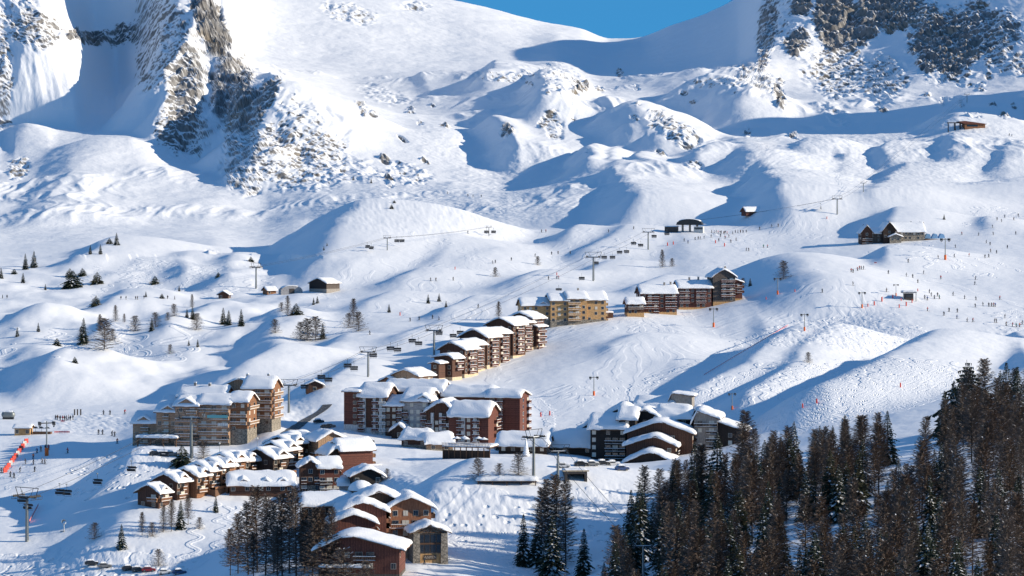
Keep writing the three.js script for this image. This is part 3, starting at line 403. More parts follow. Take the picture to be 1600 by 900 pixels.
/* one block of a house. x, z: place of its middle; y: its ground; w along the facade, d deep, h to the eaves; ridge 'x' along the facade or 'z' across it; rise: eaves to ridge; ro: ridge off the middle (-1..1)
   f, r, l: storeys of each face from the top down, one letter a bay: w window, c curtained window, b balcony with door, B balcony of the other colour, . blank, - no storey */
function block(t, o) {
  const { x = 0, z = 0, y = 0, w, d, h, yaw = 0, base = 7, ridge = 'x', rise = 2, ro = 0, over = 1.1, th = 1.1, sh = 2.75, wall = mats.brown, low, lowH = 3, rail = mats.timber, f, r, l, pitchRoof = true } = o;
  const snowT = th * (0.8 + 0.4 * hash2(capSeed, 17));
  const put = (m, lx, ly, lz, turn = 0) => { const c = Math.cos(yaw), s = Math.sin(yaw); m.position.set(x + lx * c + lz * s, y + ly, z - lx * s + lz * c); m.rotation.y = yaw + turn; return m; };
  const across = ridge === 'z' ? w : d, along = ridge === 'z' ? d : w, px = ro * across / 2, turn = ridge === 'z' ? 0 : Math.PI / 2;
  const line = (u) => h + rise * (1 - (u < px ? (px - u) / (px + across / 2) : (u - px) / (across / 2 - px)));
  const lo = low ? lowH : -base;
  put(part('wall', prism([[-across / 2, lo], [across / 2, lo], [across / 2, h], [px, h + rise], [-across / 2, h]], along), wall, t), 0, 0, 0, turn);
  if (low) put(part('lower_wall', box(-w / 2 - 0.05, w / 2 + 0.05, -base, lowH, -d / 2 - 0.05, d / 2 + 0.05), low, t), 0, 0, 0);
  const ow = across / 2 + over, ol = along + 2 * over * 0.8, e0 = line(-ow), e1 = line(ow);
  put(part('roof', prism([[-ow, e0 - 0.02], [px, h + rise - 0.02], [ow, e1 - 0.02], [ow, e1 + 0.24], [px, h + rise + 0.26], [-ow, e0 + 0.24]], ol), mats.timber, t), 0, 0, 0, turn);
  if (th) put(part('roof_snow', snowCap(ow + 0.1, ol / 2 + 0.1, (u) => line(u) + 0.2 - 0.12 * rise * Math.exp(-((u - px) ** 2) / 2), snowT), mats.snow, t), 0, 0, 0, turn);
  const face = (rows, len, fx, fz, ang) => {
    if (!rows) return;
    rows.forEach((str, k) => {
      if (str === '-') return;
      const n = str.length, top = h - 0.35 - k * sh, cy = top - 1.25, bay = len / n;
      const at = (m, i, yy, out = 0) => { const u = (i + 0.5) * bay - len / 2, ca = Math.cos(ang), sa = Math.sin(ang); return put(m, fx + u * ca + out * sa, yy, fz - u * sa + out * ca, ang); };
      for (let i = 0; i < n; i++) {
        const ch = str[i];
        if (ch === 'w' || ch === 'c') { const m = at(part('window', frameGeo, (k + i) % 3 ? mats.frame : mats.curtain, t), i, cy); part('pane', paneGeo, ch === 'c' ? mats.curtain : mats.glass, m); }
        if (ch === 'b' || ch === 'B') {
          const m = at(part('balcony_door', doorGeo, mats.frame, t), i, top - 1.5); part('pane', doorPane, hash2(i + k * 7, n + fx | 0) > 0.7 ? mats.curtain : mats.glass, m);
          if (str[i - 1] !== ch) { let e = i; while (str[e + 1] === ch) e++; const L = (e - i + 1) * bay - 0.2, [dk, sn] = balcGeo(L); const q = at(part('balcony', dk, ch === 'B' ? (o.rail2 || mats.white) : rail, t), (i + e) / 2, top - 2.6); part('balcony_snow', sn, mats.snow, q); }
        }
      }
    });
  };
  face(f, w, 0, d / 2, 0); face(r, d, w / 2, 0, Math.PI / 2); face(l, d, -w / 2, 0, -Math.PI / 2);
  for (const [cx, cz] of o.chim || []) { const u = ridge === 'z' ? cx : cz, m = put(part('chimney', box(-0.45, 0.45, 0, 2.1, -0.4, 0.4), mats.concrete, t), cx, line(u) + 0.3, cz); part('chimney_snow', box(-0.5, 0.5, 2.1, 2.45, -0.45, 0.45), mats.snow, m); }
  if (o.dormer) { // small gables on the front, [x, width, height of its sill above the eaves]
    for (const [dx, dw, dh] of o.dormer) {
      const pr = dw * 0.28, y0 = h - 0.6, pts = [[-dw / 2, 0], [dw / 2, 0], [dw / 2, 0.6 + dh], [0, 0.6 + dh + pr], [-dw / 2, 0.6 + dh]], len = d * 0.45 + 0.5, zc = d / 2 + 0.35 - len / 2;
      const g = put(part('gable', prism(pts, len), wall, t), dx, y0, zc); const q = dw / 2 + 0.5, ey = 0.6 + dh - 0.5 * pr / (dw / 2);
      part('gable_roof', prism([[-q, ey], [0, 0.6 + dh + pr], [q, ey], [q, ey + 0.2], [0, 0.85 + dh + pr], [-q, ey + 0.2]], len + 0.8), mats.timber, g);
      part('gable_snow', snowCap(q + 0.05, len / 2 + 0.5, (u) => 0.8 + dh + pr * (1 - Math.abs(u) / (dw / 2)), th * 0.8), mats.snow, g);
    }
  }
}
const deg = Math.PI / 180;
function building(name, label, px, row, yaw, fn, cat = 'building', group, from) { const p = spot(px, row, from), t = thing(name, label, cat, p, yaw * deg, group); fn(t, -p.z / F); return t; }
// ---- the village -----------------------------------------------------------------
const rep = (s, n) => Array(n).fill(s);
building('apartment_building', 'long pale wooden apartment building with stepped gables and one turquoise balcony', 298, 692, -11, (t, k) => {
  const W = mats.pale, C = { wall: W, rail: mats.tan, low: mats.stone, lowH: 2.6, sh: 2.9 };
  block(t, { ...C, x: -16.5, z: -1, w: 10, d: 13, h: 8, rise: 3.4, f: ['.b.', 'wbw', 'wbw'], dormer: [[-0.5, 5, 0.6]], th: 1.2 });
  block(t, { ...C, x: -7.6, z: 0, w: 8, d: 14, h: 12.4, rise: 3.2, f: ['.b.', 'wbw', 'wbw', 'wbw'], l: ['ww', 'ww'], dormer: [[0.8, 4.8, 0.7]] });
  block(t, { ...C, x: 0.9, z: 0.8, w: 9, d: 15, h: 14.8, rise: 3, f: ['wb', 'BB', 'BB', 'BB', 'BB'], l: ['ww'], dormer: [[0, 7.5, 0.4]], rail2: mats.pale });
  block(t, { ...C, x: 11.5, z: 0.2, w: 12.2, d: 14, h: 15.6, rise: 3.2, ro: -0.1, f: ['bbb', 'cbb', 'bbb', 'bbb', 'bbb'], rail: mats.tan, rail2: mats.turquoise, th: 1.2 });
  const bq = part('balcony_panel', box(-4, 4, 0, 1.15, 0, 0.12), mats.turquoise, t); bq.position.set(13.2, 10.3, 8.55); const bw = part('balcony_panel', box(-2, 2, 0, 1.15, 0, 0.12), mats.white, t); bw.position.set(15.4, 7.3, 8.55);
  block(t, { ...C, x: 20.6, z: -1, y: 3.5, w: 7.2, d: 13, h: 13, rise: 3, wall: mats.orange, f: ['wc', 'bb', 'bb', 'w.'], r: ['bb', 'cc', 'bb', 'ww'], rail: mats.tan });
  block(t, { ...C, x: 23.4, z: -18, y: 6.4, w: 11.4, d: 13, h: 14.4, rise: 3.6, wall: mats.orange, f: ['.bb', 'wbb', 'wbb', 'wbb', 'w.w'], r: ['bb', 'bb', 'bb', 'bb'], rail: mats.tan, chim: [[2, -2]], th: 1.3 });
  block(t, { ...C, x: 1.5, z: -15, y: 3, w: 19, d: 11, h: 14.6, rise: 3, ridge: 'x', f: ['.....'], l: ['ww'], chim: [[-4, 1], [2, 1.5]] });
  block(t, { ...C, x: 14, z: -24, y: 6, w: 15, d: 12, h: 14.4, rise: 3.6, ridge: 'z', f: ['.w.'], chim: [[2, 1], [4, -2]] });
  block(t, { ...C, x: -8, z: -13, y: 2, w: 12, d: 10, h: 12.4, rise: 2.6, l: ['ww', 'ww'], chim: [[0, 1]] });
  const en = part('entrance_snow', snowCap(8.4, 2.2, () => 0, 1.3), mats.snow, t); en.position.set(-10, 2.6, 9.6); const ec = part('entrance_canopy', box(-8.2, 8.2, -0.4, 0, -2, 2), mats.timber, t); ec.position.set(-10, 2.62, 9.6); for (const q of [-7.6, -2.5, 2.5, 7.6]) part('post', box(q - 0.2, q + 0.2, -5, -0.4, 1.4, 1.8), mats.timber, t).position.set(-10, 2.62, 9.6);
});
building('apartment_building', 'wide reddish brown apartment block with white pillars behind the deck in the village centre', 690, 688, -16, (t, k) => {
  const R = { wall: mats.red, rail: mats.red, sh: 2.65 };
  block(t, { ...R, x: -35, z: 0.5, y: 4.5, w: 6, d: 14, h: 14.4, ridge: 'x', rise: 0.6, wall: mats.red, f: ['.w', '.w', '.w', '.w', '.w'], l: ['ww', 'ww'], rail2: mats.white, low: mats.white, lowH: 1.6, th: 0.7 });
  block(t, { ...R, x: -26.2, z: 0, y: 3.6, w: 11.6, d: 15, h: 13.6, rise: 4.2, wall: mats.brown, f: ['b.bB', 'b.bB', 'b.bB', 'b.bB', 'b.bB'], low: mats.white, lowH: 1.4, th: 1.6 });
  for (const q of [-29.4, -25.2, -22.6]) part('pillar', box(-0.55, 0.55, -5, 16.6, 0, 0.9), mats.white, t).position.set(q, 0, 7.3);
  block(t, { ...R, x: -17.2, z: 0.6, y: 2.6, w: 7.2, d: 14, h: 11.2, rise: 3, wall: mats.brown, f: ['ccb', 'wcb', 'wcb', 'wwb'], th: 1.5 });
  block(t, { ...R, x: -8.6, z: -1, y: 1.8, w: 10.4, d: 17, h: 14, rise: 4, wall: mats.greyPlaster, f: ['.c.c', 'bccb', 'bccb', 'bccb', 'bccb'], th: 1.7, rail2: mats.white, dormer: [[3.4, 6, 0.2]] });
  block(t, { ...R, x: 2.2, z: 1.4, y: 0.6, w: 11.4, d: 15, h: 11.2, rise: 4.2, ridge: 'z', ro: 0.15, wall: mats.brown, f: ['..b.', 'bcbB', 'bcbB', 'bcbB'], th: 1.5 });
  for (const q of [-0.8, 2.6, 7.2]) part('pillar', box(-0.55, 0.55, -6, 11, 0, 0.8), mats.white, t).position.set(q, 0.4, 9.1);
  block(t, { ...R, x: 14.6, z: 3.6, y: 0, w: 16, d: 16, h: 10.6, rise: 4.6, ridge: 'x', ro: -0.2, wall: mats.red, f: ['.bcb.', '.bcb.', '.bcb.', '.bcb.'], l: ['w.', 'w.', 'w.'], r: ['.b', '.b', '.b'], th: 1.9, rail2: mats.white });
  for (const q of [12.6, 17.4]) part('pillar', box(-0.7, 0.7, -6, 10.4, 0, 1.0), mats.white, t).position.set(q, 0, 11.5);
  block(t, { ...R, x: 24.5, z: -10, y: 3.2, w: 13, d: 13, h: 14.2, rise: 2.2, ridge: 'x', ro: -0.4, wall: mats.red, f: ['bb..', 'bb..', 'bb..', 'bb..', 'bb..'], r: ['.w.b', '.w.b', '.w.b', '.w.b', '.w.b'], th: 1.0 });
  block(t, { ...R, x: -14, z: -13, y: 6, w: 24, d: 12, h: 12.8, rise: 3.2, th: 1.6, f: ['..'] });
  block(t, { ...R, x: 9, z: -12, y: 4.5, w: 20, d: 13, h: 12.6, rise: 2.8, th: 1.6, f: ['..'] });
});
building('chalet', 'tan walled chalet with a thick snowy roof standing above the wide red apartment block', 645, 609, -32, (t) => {
  block(t, { w: 13, d: 12, h: 6.5, ridge: 'z', rise: 2.6, wall: mats.tan, r: ['bb', 'ww'], f: ['.w.', '...'], th: 1.1, over: 1.4 });
  block(t, { x: -8, z: 3, y: -1.2, w: 8, d: 9, h: 5, ridge: 'z', rise: 1.8, wall: mats.terracotta, f: ['..'], th: 1.0 });
}, 'chalet');
// the stepped brown block climbing the slope
building('apartment_building', 'dark brown apartment block stepping up beside the piste under five curved snowy roofs', 742, 590, -28, (t, k) => {
  const B = { ridge: 'z', rise: 3.2, wall: mats.brown, low: mats.cream, lowH: 1.2, rail: mats.red, sh: 2.7, over: 1.3, th: 0.95, d: 13, base: 9 };
  const rr = (n) => rep('wbbw', n), U = (px, row, q) => { const p = spot(px, row), c = t.worldToLocal(p); block(t, { ...B, x: c.x, y: c.y, z: c.z - (q.d || 13) / 2 + 1.5, ...q }); };
  t.updateMatrixWorld();
  U(831, 545, { w: 7, d: 9, h: 11, rise: 1, f: ['..'], r: rep('bb', 4), th: 0.8 });
  U(815, 546, { w: 13, h: 15.4, rise: 2.8, f: ['.w..'], r: rr(5) });
  U(802, 552, { w: 10, h: 15, rise: 2.2, f: ['...'], r: rr(5) });
  U(783, 559, { w: 14.5, h: 16, rise: 3.4, f: ['.www', '....'], r: rr(5) });
  U(765, 567, { w: 10, h: 14.2, rise: 2.2, f: ['...'], r: rr(5) });
  U(742, 574, { w: 14.5, h: 14.4, rise: 3.6, f: ['.wcw', '....', '.w.w'], r: rr(5) });
  U(725, 581, { w: 10, h: 12.6, rise: 2.2, f: ['...'], r: rr(4) });
  U(709, 588, { w: 13, h: 12.6, ro: -0.1, f: ['.w.w', '....', 'w..w'], r: rr(4) });
  U(695, 593, { w: 9.5, d: 9, h: 10, rise: 1.2, ro: 0.5, f: ['.w.', 'www', 'w.w'], r: ['.bb', '.bb'] });
  U(682, 595, { w: 4, d: 6, h: 8, rise: 0.5, f: ['w', 'w'], th: 0.7 });
});
building('apartment_building', 'sunlit yellow ochre apartment block with a lower left wing beside the upper piste', 893, 504, 10, (t) => {
  t.updateMatrixWorld(); const Y = { wall: mats.yellow, rail: mats.yellow, sh: 2.75, low: mats.stone, lowH: 1.8, th: 1.1 };
  block(t, { ...Y, x: -8, z: 0.5, w: 9, d: 15, h: 11.6, rise: 3, f: ['w.w', 'wcw', 'wcw', 'w.w'], l: ['ww', 'ww'] });
  block(t, { ...Y, x: 1.4, z: 1, w: 10, d: 15, h: 12.6, rise: 3.2, f: ['bb.', 'bbw', 'bbw', 'bbw'], chim: [[2, -1]] });
  block(t, { ...Y, x: 11.4, z: 0.4, w: 10.4, d: 14, h: 12, rise: 4, f: ['.ww', 'wcw', '.ww', 'w.w'], r: ['bb.', 'bb.', 'bb.', 'b..'] });
  block(t, { ...Y, x: -19.6, z: -1, y: 1.2, w: 14.5, d: 13, h: 8, rise: 3.4, f: ['wcw.w', 'wbw.w', 'w.w.c'], l: ['ww'], dormer: [[3.6, 4, 0.3]] });
  const p = part('porch_snow', snowCap(2.6, 2.2, () => 0, 0.9), mats.snow, t); p.position.set(19.6, 5, -2); part('porch', box(-2.4, 2.4, -9, 0, -2, 2), mats.brown, t).position.set(19.6, 5.02, -2);
});
building('apartment_building', 'reddish brown balconied apartment complex highest in the village above the yellow block', 1064, 487, 8, (t) => {
  t.updateMatrixWorld(); const B = { wall: mats.red, rail: mats.red, sh: 2.6, low: mats.yellow, lowH: 0.9, th: 1.0, base: 5 }, V = (px, row, q) => { const c = t.worldToLocal(spot(px, row)); block(t, { ...B, x: c.x, y: c.y, z: c.z - q.d / 2 + 1, ...q }); };
  V(1029, 490, { w: 19, d: 14, h: 10.8, rise: 3.6, f: ['wbbwbb', 'bbbwbb', 'bbbwbb', '.wb.ww'], l: ['ww', 'ww'], chim: [[4, 1], [7.5, 0.5]] });
  V(1086, 483, { w: 18, d: 15, h: 11.4, rise: 3.6, f: ['bbwbbw', 'bbwbbw', 'bbwbbw', 'ww.ww.'], chim: [[-2, 1], [3, 0.6]] });
  V(1131, 474, { w: 12, d: 16, h: 14.4, rise: 4, ridge: 'z', wall: mats.grey, f: ['.bb', '.bb', '.bb', '.bb', '.ww'], r: ['bbb', 'bbb', 'bbb', '...'], chim: [[1.5, 3], [2.5, -1]] });
  V(1152, 469, { w: 5, d: 13, h: 9.6, rise: 1.6, ridge: 'z', ro: -0.8, f: ['b', 'b', '.'], r: ['bb', 'bb'], th: 0.8 });
});
building('chalet', 'small dark chalet between the yellow block and the high brown complex', 991, 493, 8, (t) => block(t, { w: 8.8, d: 8, h: 6.4, rise: 2.4, wall: mats.brown, f: ['bbb', 'ww.'], l: ['w'], low: mats.yellow, lowH: 1.6, th: 1.1 }), 'chalet');
// the shaded complex on the right
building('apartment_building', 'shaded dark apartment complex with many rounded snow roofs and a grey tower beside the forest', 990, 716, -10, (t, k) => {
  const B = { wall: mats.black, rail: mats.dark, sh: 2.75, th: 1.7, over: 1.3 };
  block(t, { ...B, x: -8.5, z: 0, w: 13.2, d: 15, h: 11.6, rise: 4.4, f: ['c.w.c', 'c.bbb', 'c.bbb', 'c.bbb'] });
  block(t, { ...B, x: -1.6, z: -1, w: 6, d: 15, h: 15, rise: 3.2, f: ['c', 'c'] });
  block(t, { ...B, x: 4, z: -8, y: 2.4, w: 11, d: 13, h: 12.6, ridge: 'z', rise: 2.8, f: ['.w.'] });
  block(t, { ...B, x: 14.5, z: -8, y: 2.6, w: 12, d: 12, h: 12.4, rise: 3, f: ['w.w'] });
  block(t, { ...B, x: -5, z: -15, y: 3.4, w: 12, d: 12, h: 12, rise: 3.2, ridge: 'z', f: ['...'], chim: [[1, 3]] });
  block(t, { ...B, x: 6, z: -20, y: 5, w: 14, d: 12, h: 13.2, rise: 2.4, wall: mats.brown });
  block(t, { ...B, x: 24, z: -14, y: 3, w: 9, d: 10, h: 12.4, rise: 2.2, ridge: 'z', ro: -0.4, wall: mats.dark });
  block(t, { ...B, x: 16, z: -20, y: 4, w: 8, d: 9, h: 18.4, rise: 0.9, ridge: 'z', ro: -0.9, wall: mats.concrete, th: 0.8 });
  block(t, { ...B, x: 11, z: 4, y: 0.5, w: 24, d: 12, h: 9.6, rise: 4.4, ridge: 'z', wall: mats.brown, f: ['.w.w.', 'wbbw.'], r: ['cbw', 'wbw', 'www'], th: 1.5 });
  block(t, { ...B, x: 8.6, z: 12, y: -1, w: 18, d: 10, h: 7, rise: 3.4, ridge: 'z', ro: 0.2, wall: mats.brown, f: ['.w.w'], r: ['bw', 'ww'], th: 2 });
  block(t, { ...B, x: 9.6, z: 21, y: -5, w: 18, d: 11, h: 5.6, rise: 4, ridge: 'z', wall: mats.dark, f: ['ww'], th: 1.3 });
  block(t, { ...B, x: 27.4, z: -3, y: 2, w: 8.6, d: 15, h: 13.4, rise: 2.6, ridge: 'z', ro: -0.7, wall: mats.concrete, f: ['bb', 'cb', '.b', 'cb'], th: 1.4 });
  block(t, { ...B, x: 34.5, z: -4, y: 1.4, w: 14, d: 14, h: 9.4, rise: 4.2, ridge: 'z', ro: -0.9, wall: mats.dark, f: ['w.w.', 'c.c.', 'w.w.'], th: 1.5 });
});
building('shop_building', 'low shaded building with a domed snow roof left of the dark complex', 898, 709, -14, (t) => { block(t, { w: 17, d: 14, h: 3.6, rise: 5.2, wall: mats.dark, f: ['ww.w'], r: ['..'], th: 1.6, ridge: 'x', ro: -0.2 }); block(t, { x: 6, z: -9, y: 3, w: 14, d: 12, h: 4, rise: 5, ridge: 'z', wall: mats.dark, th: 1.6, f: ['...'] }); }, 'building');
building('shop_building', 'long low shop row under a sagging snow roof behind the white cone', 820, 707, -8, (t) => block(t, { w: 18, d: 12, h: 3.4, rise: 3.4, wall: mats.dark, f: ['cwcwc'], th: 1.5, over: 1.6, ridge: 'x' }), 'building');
building('chalet', 'low double roofed chalet in front of the wide red apartment block', 668, 701, -16, (t) => {
  block(t, { x: -4.2, z: -1, w: 10, d: 9, h: 3.8, rise: 2.4, wall: mats.brown, low: mats.stone, lowH: 1.6, f: ['w.w'], th: 1.5 });
  block(t, { x: 4.4, z: 0.5, y: -1, w: 10, d: 9, h: 3.6, rise: 2.8, yaw: 25 * deg, ridge: 'x', wall: mats.tan, low: mats.stone, lowH: 1.4, f: ['ww'], r: ['w'], th: 1.4 });
}, 'chalet');
building('hut', 'small dark wooden hut left of the double roofed chalet', 626, 684, -10, (t) => block(t, { w: 6, d: 6, h: 3, rise: 2.2, ridge: 'z', wall: mats.dark, f: ['w'], th: 1.3 }), 'hut');
building('terrace', 'snow covered wooden terrace on stilts in front of the red apartment block', 735, 716, -14, (t) => {
  part('deck', box(-9, 9, 4.2, 4.5, -6, 6), mats.timber, t); part('deck_snow', snowCap(9, 6, () => 4.5, 0.6), mats.snow, t);
  for (let q = -8.6; q <= 8.7; q += 2.15) { part('post', box(q - 0.15, q + 0.15, -8, 4.2, 5.5, 5.8), mats.timber, t); }
  for (let q = -8.8; q <= 8.9; q += 0.55) part('rail_post', box(q - 0.05, q + 0.05, 4.5, 5.7, 5.85, 5.95), mats.timber, t);
  part('handrail', box(-9, 9, 5.7, 5.82, 5.8, 6), mats.timber, t); part('cladding', box(-8.6, 8.6, -6, 3.2, 5.2, 5.4), mats.dark, t);
  for (const [px2, pz2] of [[-5, 0], [-1, 2.5], [2.6, -1.6], [5.6, 2.2], [-3, -3]]) { const u = part('parasol', new THREE.ConeGeometry(1.7, 0.9, 10), mats.darkSteel, t); u.position.set(px2, 7.2, pz2); const s = part('parasol_snow', new THREE.ConeGeometry(1.6, 0.8, 10), mats.snow, u); s.position.y = 0.22; const q = part('parasol_pole', tube([0, -2.7, 0], [0, 0, 0], 0.06), mats.darkSteel, u); }
}, 'terrace');
building('cone_tree', 'white cone shaped decoration tree standing in front of the low shop row', 822, 713, 0, (t) => { const n = []; for (let i = 0; i < 7; i++) { const c = new THREE.ConeGeometry(1.55 - i * 0.2, 1.7, 14, 1); c.translate(0, 1.2 + i * 0.85, 0); n.push(c.toNonIndexed()); } part('cone', merge(n), mats.snow, t); part('stand', new THREE.CylinderGeometry(0.5, 0.6, 1.6, 10), mats.timber, t); }, 'decoration');

// ---- the group at the bottom ------------------------------------------------------
building('chalet', 'big dark red gabled chalet nearest the camera with a canopy across its front', 566, 902, -4, (t, k) => {
  block(t, { w: 21.5, d: 15, h: 8.4, ridge: 'z', rise: 3.6, ro: -0.28, wall: mats.red, low: mats.grey, lowH: 1.8, f: ['..cbb..', '.bbcc.w', '.......', '.w..cc.'], r: ['w.w'], th: 1.0, over: 1.7, sh: 2.9 });
  part('canopy', box(-10.6, 3.2, 3.4, 3.7, 7.4, 9.4), mats.timber, t); const c = part('canopy_snow', snowCap(6.9, 1.05, () => 0, 0.75), mats.snow, t); c.position.set(-3.7, 3.7, 8.4);
  for (const q of [-10, -5.4, -0.8, 2.9]) part('post', box(q - 0.18, q + 0.18, -6, 3.4, 9, 9.3), mats.timber, t);
}, 'chalet');
building('apartment_building', 'terracotta hotel building with three stacked curved roofs, a round tower and balconied gable front', 610, 884, 8, (t) => {
  const z0 = -9;
  block(t, { x: -9.8, z: z0 + 1, y: 0.4, w: 12, d: 9, h: 11, ridge: 'z', rise: 2.6, wall: mats.red, f: ['...'], r: ['bb', 'ww', 'bb'], th: 1.2, rail: mats.terracotta });
  block(t, { x: -6.6, z: z0 - 6, y: 1.2, w: 13, d: 9, h: 12.6, ridge: 'z', rise: 2.8, wall: mats.red, f: ['...'], r: ['bb', 'bb', 'ww'], th: 1.4, rail: mats.terracotta });
  block(t, { x: -1.6, z: z0 - 13, y: 2.6, w: 12.6, d: 10, h: 13.4, ridge: 'z', rise: 2.8, wall: mats.dark, f: ['...'], r: ['bb', 'bb', 'bb'], th: 1.5, rail: mats.terracotta });
  block(t, { x: 7, z: z0 - 12, y: 1.6, w: 11.5, d: 15, h: 13, ridge: 'z', rise: 3, wall: mats.terracotta, low: mats.cream, lowH: 3.6, f: ['wcww', 'BBBB', 'wcbb', '.ww.', 'w.ww'], rail2: mats.terracotta, rail: mats.brown, th: 1.3, over: 1.6, r: ['b.w', 'b.w'] });
  const tw = part('tower', new THREE.CylinderGeometry(2.7, 2.7, 26, 24), mats.cream, t); tw.position.set(-5.4, 4.6, z0 - 22); const tc = part('tower_eaves', new THREE.CylinderGeometry(3.3, 2.8, 0.7, 24), mats.timber, t); tc.position.set(-5.4, 17.7, z0 - 22);
  const dome = new THREE.LatheGeometry([[3.6, 0], [3.55, 0.7], [3.1, 1.5], [2.2, 2.2], [1.1, 2.7], [0, 2.85]].map((q) => new THREE.Vector2(...q)), 28); part('tower_snow', dome, mats.snow, t).position.set(-5.4, 18, z0 - 22);
  for (let q = -2; q < 5; q++) { const a = q * 0.42, m = part('tower_window', box(-0.28, 0.28, -0.5, 0.5, 0, 0.06), mats.glass, t); m.position.set(-5.4 + 2.7 * Math.sin(a), 16, z0 - 22 + 2.7 * Math.cos(a)); m.rotation.y = a; }
  block(t, { x: -15.5, z: z0 - 21, y: 4.4, w: 14, d: 11, h: 10, ridge: 'x', rise: 2.4, wall: mats.black, f: ['w.wcw.', 'w.wcw.', 'w..cw.', 'ww..w.'], l: ['ww', 'ww'], th: 1.6, low: mats.dark });
}, 'hotel');
building('restaurant', 'stone pillared building with tall dark windows and a name board beside the terracotta hotel', 668, 876, 10, (t, k) => {
  const w = 9.6, h = 8.4;
  block(t, { w, d: 10, h, ridge: 'z', rise: 1.9, wall: mats.stone, over: 1.1, th: 0.9, base: 5 });
  for (const s of [-1, 1]) part('pillar', prism([[-1.15, -5], [1.15, -5], [0.85, h - 0.3], [-0.85, h - 0.3]], 1.2), mats.stone, t).position.set(s * (w / 2 - 0.95), 0, 5.2);
  part('lower_wall', box(-3.3, 3.3, -4, 2.5, 4.9, 5.1), mats.yellow, t);
  for (let r2 = 0; r2 < 2; r2++) for (let c = 0; c < 4; c++) { const m = part('window', box(-0.8, 0.8, -1.15, 1.15, 0, 0.12), mats.frameDark, t); m.position.set(-2.5 + c * 1.66, 3.9 + r2 * 2.75, 5.05); part('pane', box(-0.7, 0.7, -1.05, 1.05, 0.1, 0.15), mats.glass, m); }
  part('beam', box(-3.4, 3.4, 5.08, 5.4, 5.0, 5.25), mats.timber, t);
  const fr = part('gable_truss', merge([tube([-3.3, 8.3, 5.25], [0, 9.6, 5.25], 0.1), tube([3.3, 8.3, 5.25], [0, 9.6, 5.25], 0.1), tube([0, 8.2, 5.25], [0, 9.6, 5.25], 0.1), tube([-3.3, 8.25, 5.25], [3.3, 8.25, 5.25], 0.1), tube([-1.5, 8.25, 5.25], [0, 9.2, 5.25], 0.08), tube([1.5, 8.25, 5.25], [0, 9.2, 5.25], 0.08)]), mats.timber, t);
  const bd = part('name_board', box(-1.7, 1.7, 0, 1.35, 0, 0.12), mats.frameDark, t); bd.position.set(0, 0.85, 5.12);
  const txt = new TextGeometry('ASPEN', { font: serif, size: 0.72, depth: 0.06, curveSegments: 3, bevelEnabled: false }); txt.computeBoundingBox(); const bb = txt.boundingBox; txt.translate(-(bb.min.x + bb.max.x) / 2, 0.32, 0.12); part('lettering', txt, mats.frame, bd);
}, 'restaurant');
// ---- chalets ------------------------------------------------------------------------
function chalet(px, row, yaw, label, o = {}, group) {
  return building('chalet', label, px, row, yaw, (t) => {
    const w = o.w || 7.5, d = o.d || 10;
    block(t, { w, d, h: o.h || 5.6, ridge: 'x', rise: o.rise || 2.4, wall: o.wall || mats.brown, f: o.f || ['wb.', 'bb.'], l: o.l || ['.w', '..'], r: o.r, rail: o.rail || mats.orange, th: o.th || 1.1, over: 1.2, sh: 2.5, chim: o.chim, dormer: o.dormer || [[0.3, 3.6, 0.9]], low: o.low, lowH: 1.4 });
    if (o.porch) { part('porch_deck', box(-w / 2, w / 2 + 1, -4, 0.3, d / 2, d / 2 + 2.6), mats.timber, t); part('porch_rail', box(-w / 2, w / 2 + 1, 0.5, 1.3, d / 2 + 2.5, d / 2 + 2.6), mats.orange, t); }
  }, 'chalet', group);
}
const ROW = 'chalets in the row along the ridge', OR = mats.orange;
chalet(240, 788, 61, 'lowest small dark chalet at the left end of the ridge row', { w: 6, d: 8.6, h: 4.4, f: ['bb', 'w.'], dormer: [[0, 3.2, 0.5]], l: ['.b', 'ww'] }, ROW);
chalet(268, 778, 59, 'second chalet from the left end of the ridge row', { w: 6.5, d: 9.5, h: 6, wall: mats.brown }, ROW);
chalet(299, 771, 59, 'third chalet from the left in the ridge row with bright orange front', { w: 7, d: 10, h: 6.4, wall: OR, l: ['..'] }, ROW);
chalet(318, 764, 58, 'fourth chalet from the left in the ridge row, half hidden by the third', { w: 6.5, d: 10, h: 6.6, wall: OR, porch: 1 }, ROW);
chalet(338, 758, 58, 'fifth chalet from the left in the ridge row, low balcony', { w: 7, d: 10, h: 6.8, wall: OR, porch: 1 }, ROW);
chalet(356, 750, 57, 'sixth chalet from the left in the ridge row, tall bright front', { w: 7, d: 10, h: 7, wall: OR }, ROW);
chalet(378, 743, 55, 'seventh chalet from the left in the ridge row, dark walled', { w: 7, d: 9, h: 5.6, wall: mats.dark }, ROW);
chalet(416, 740, 57, 'large dark brown chalet with bright gable right of the ridge row', { w: 9, d: 13, h: 6, wall: mats.dark, porch: 1, rise: 3, dormer: [[0.5, 4.5, 0.8]] }, ROW);
chalet(436, 728, 57, 'dark chalet directly behind the large dark brown one', { w: 8, d: 11, h: 6, wall: mats.dark, rise: 2.6 }, ROW);
chalet(447, 716, 55, 'second chalet behind the large dark brown one', { w: 8, d: 11, h: 5.6, wall: mats.dark }, ROW);
chalet(463, 712, 53, 'uppermost chalet of the ridge row, with a sunlit orange front', { w: 8, d: 11, h: 6, wall: mats.tan, porch: 1 }, ROW);
building('chalet', 'long low chalet row with three small gables under one snow roof', 408, 769, 6, (t) => block(t, { w: 21.5, d: 8, h: 3.2, rise: 2.8, wall: mats.brown, f: ['w.wwcw.ww'], dormer: [[-6, 5, 0.1], [1.6, 4.4, 0.1], [7.4, 4.2, 0.1]], th: 1.4, over: 1.3 }), 'chalet');
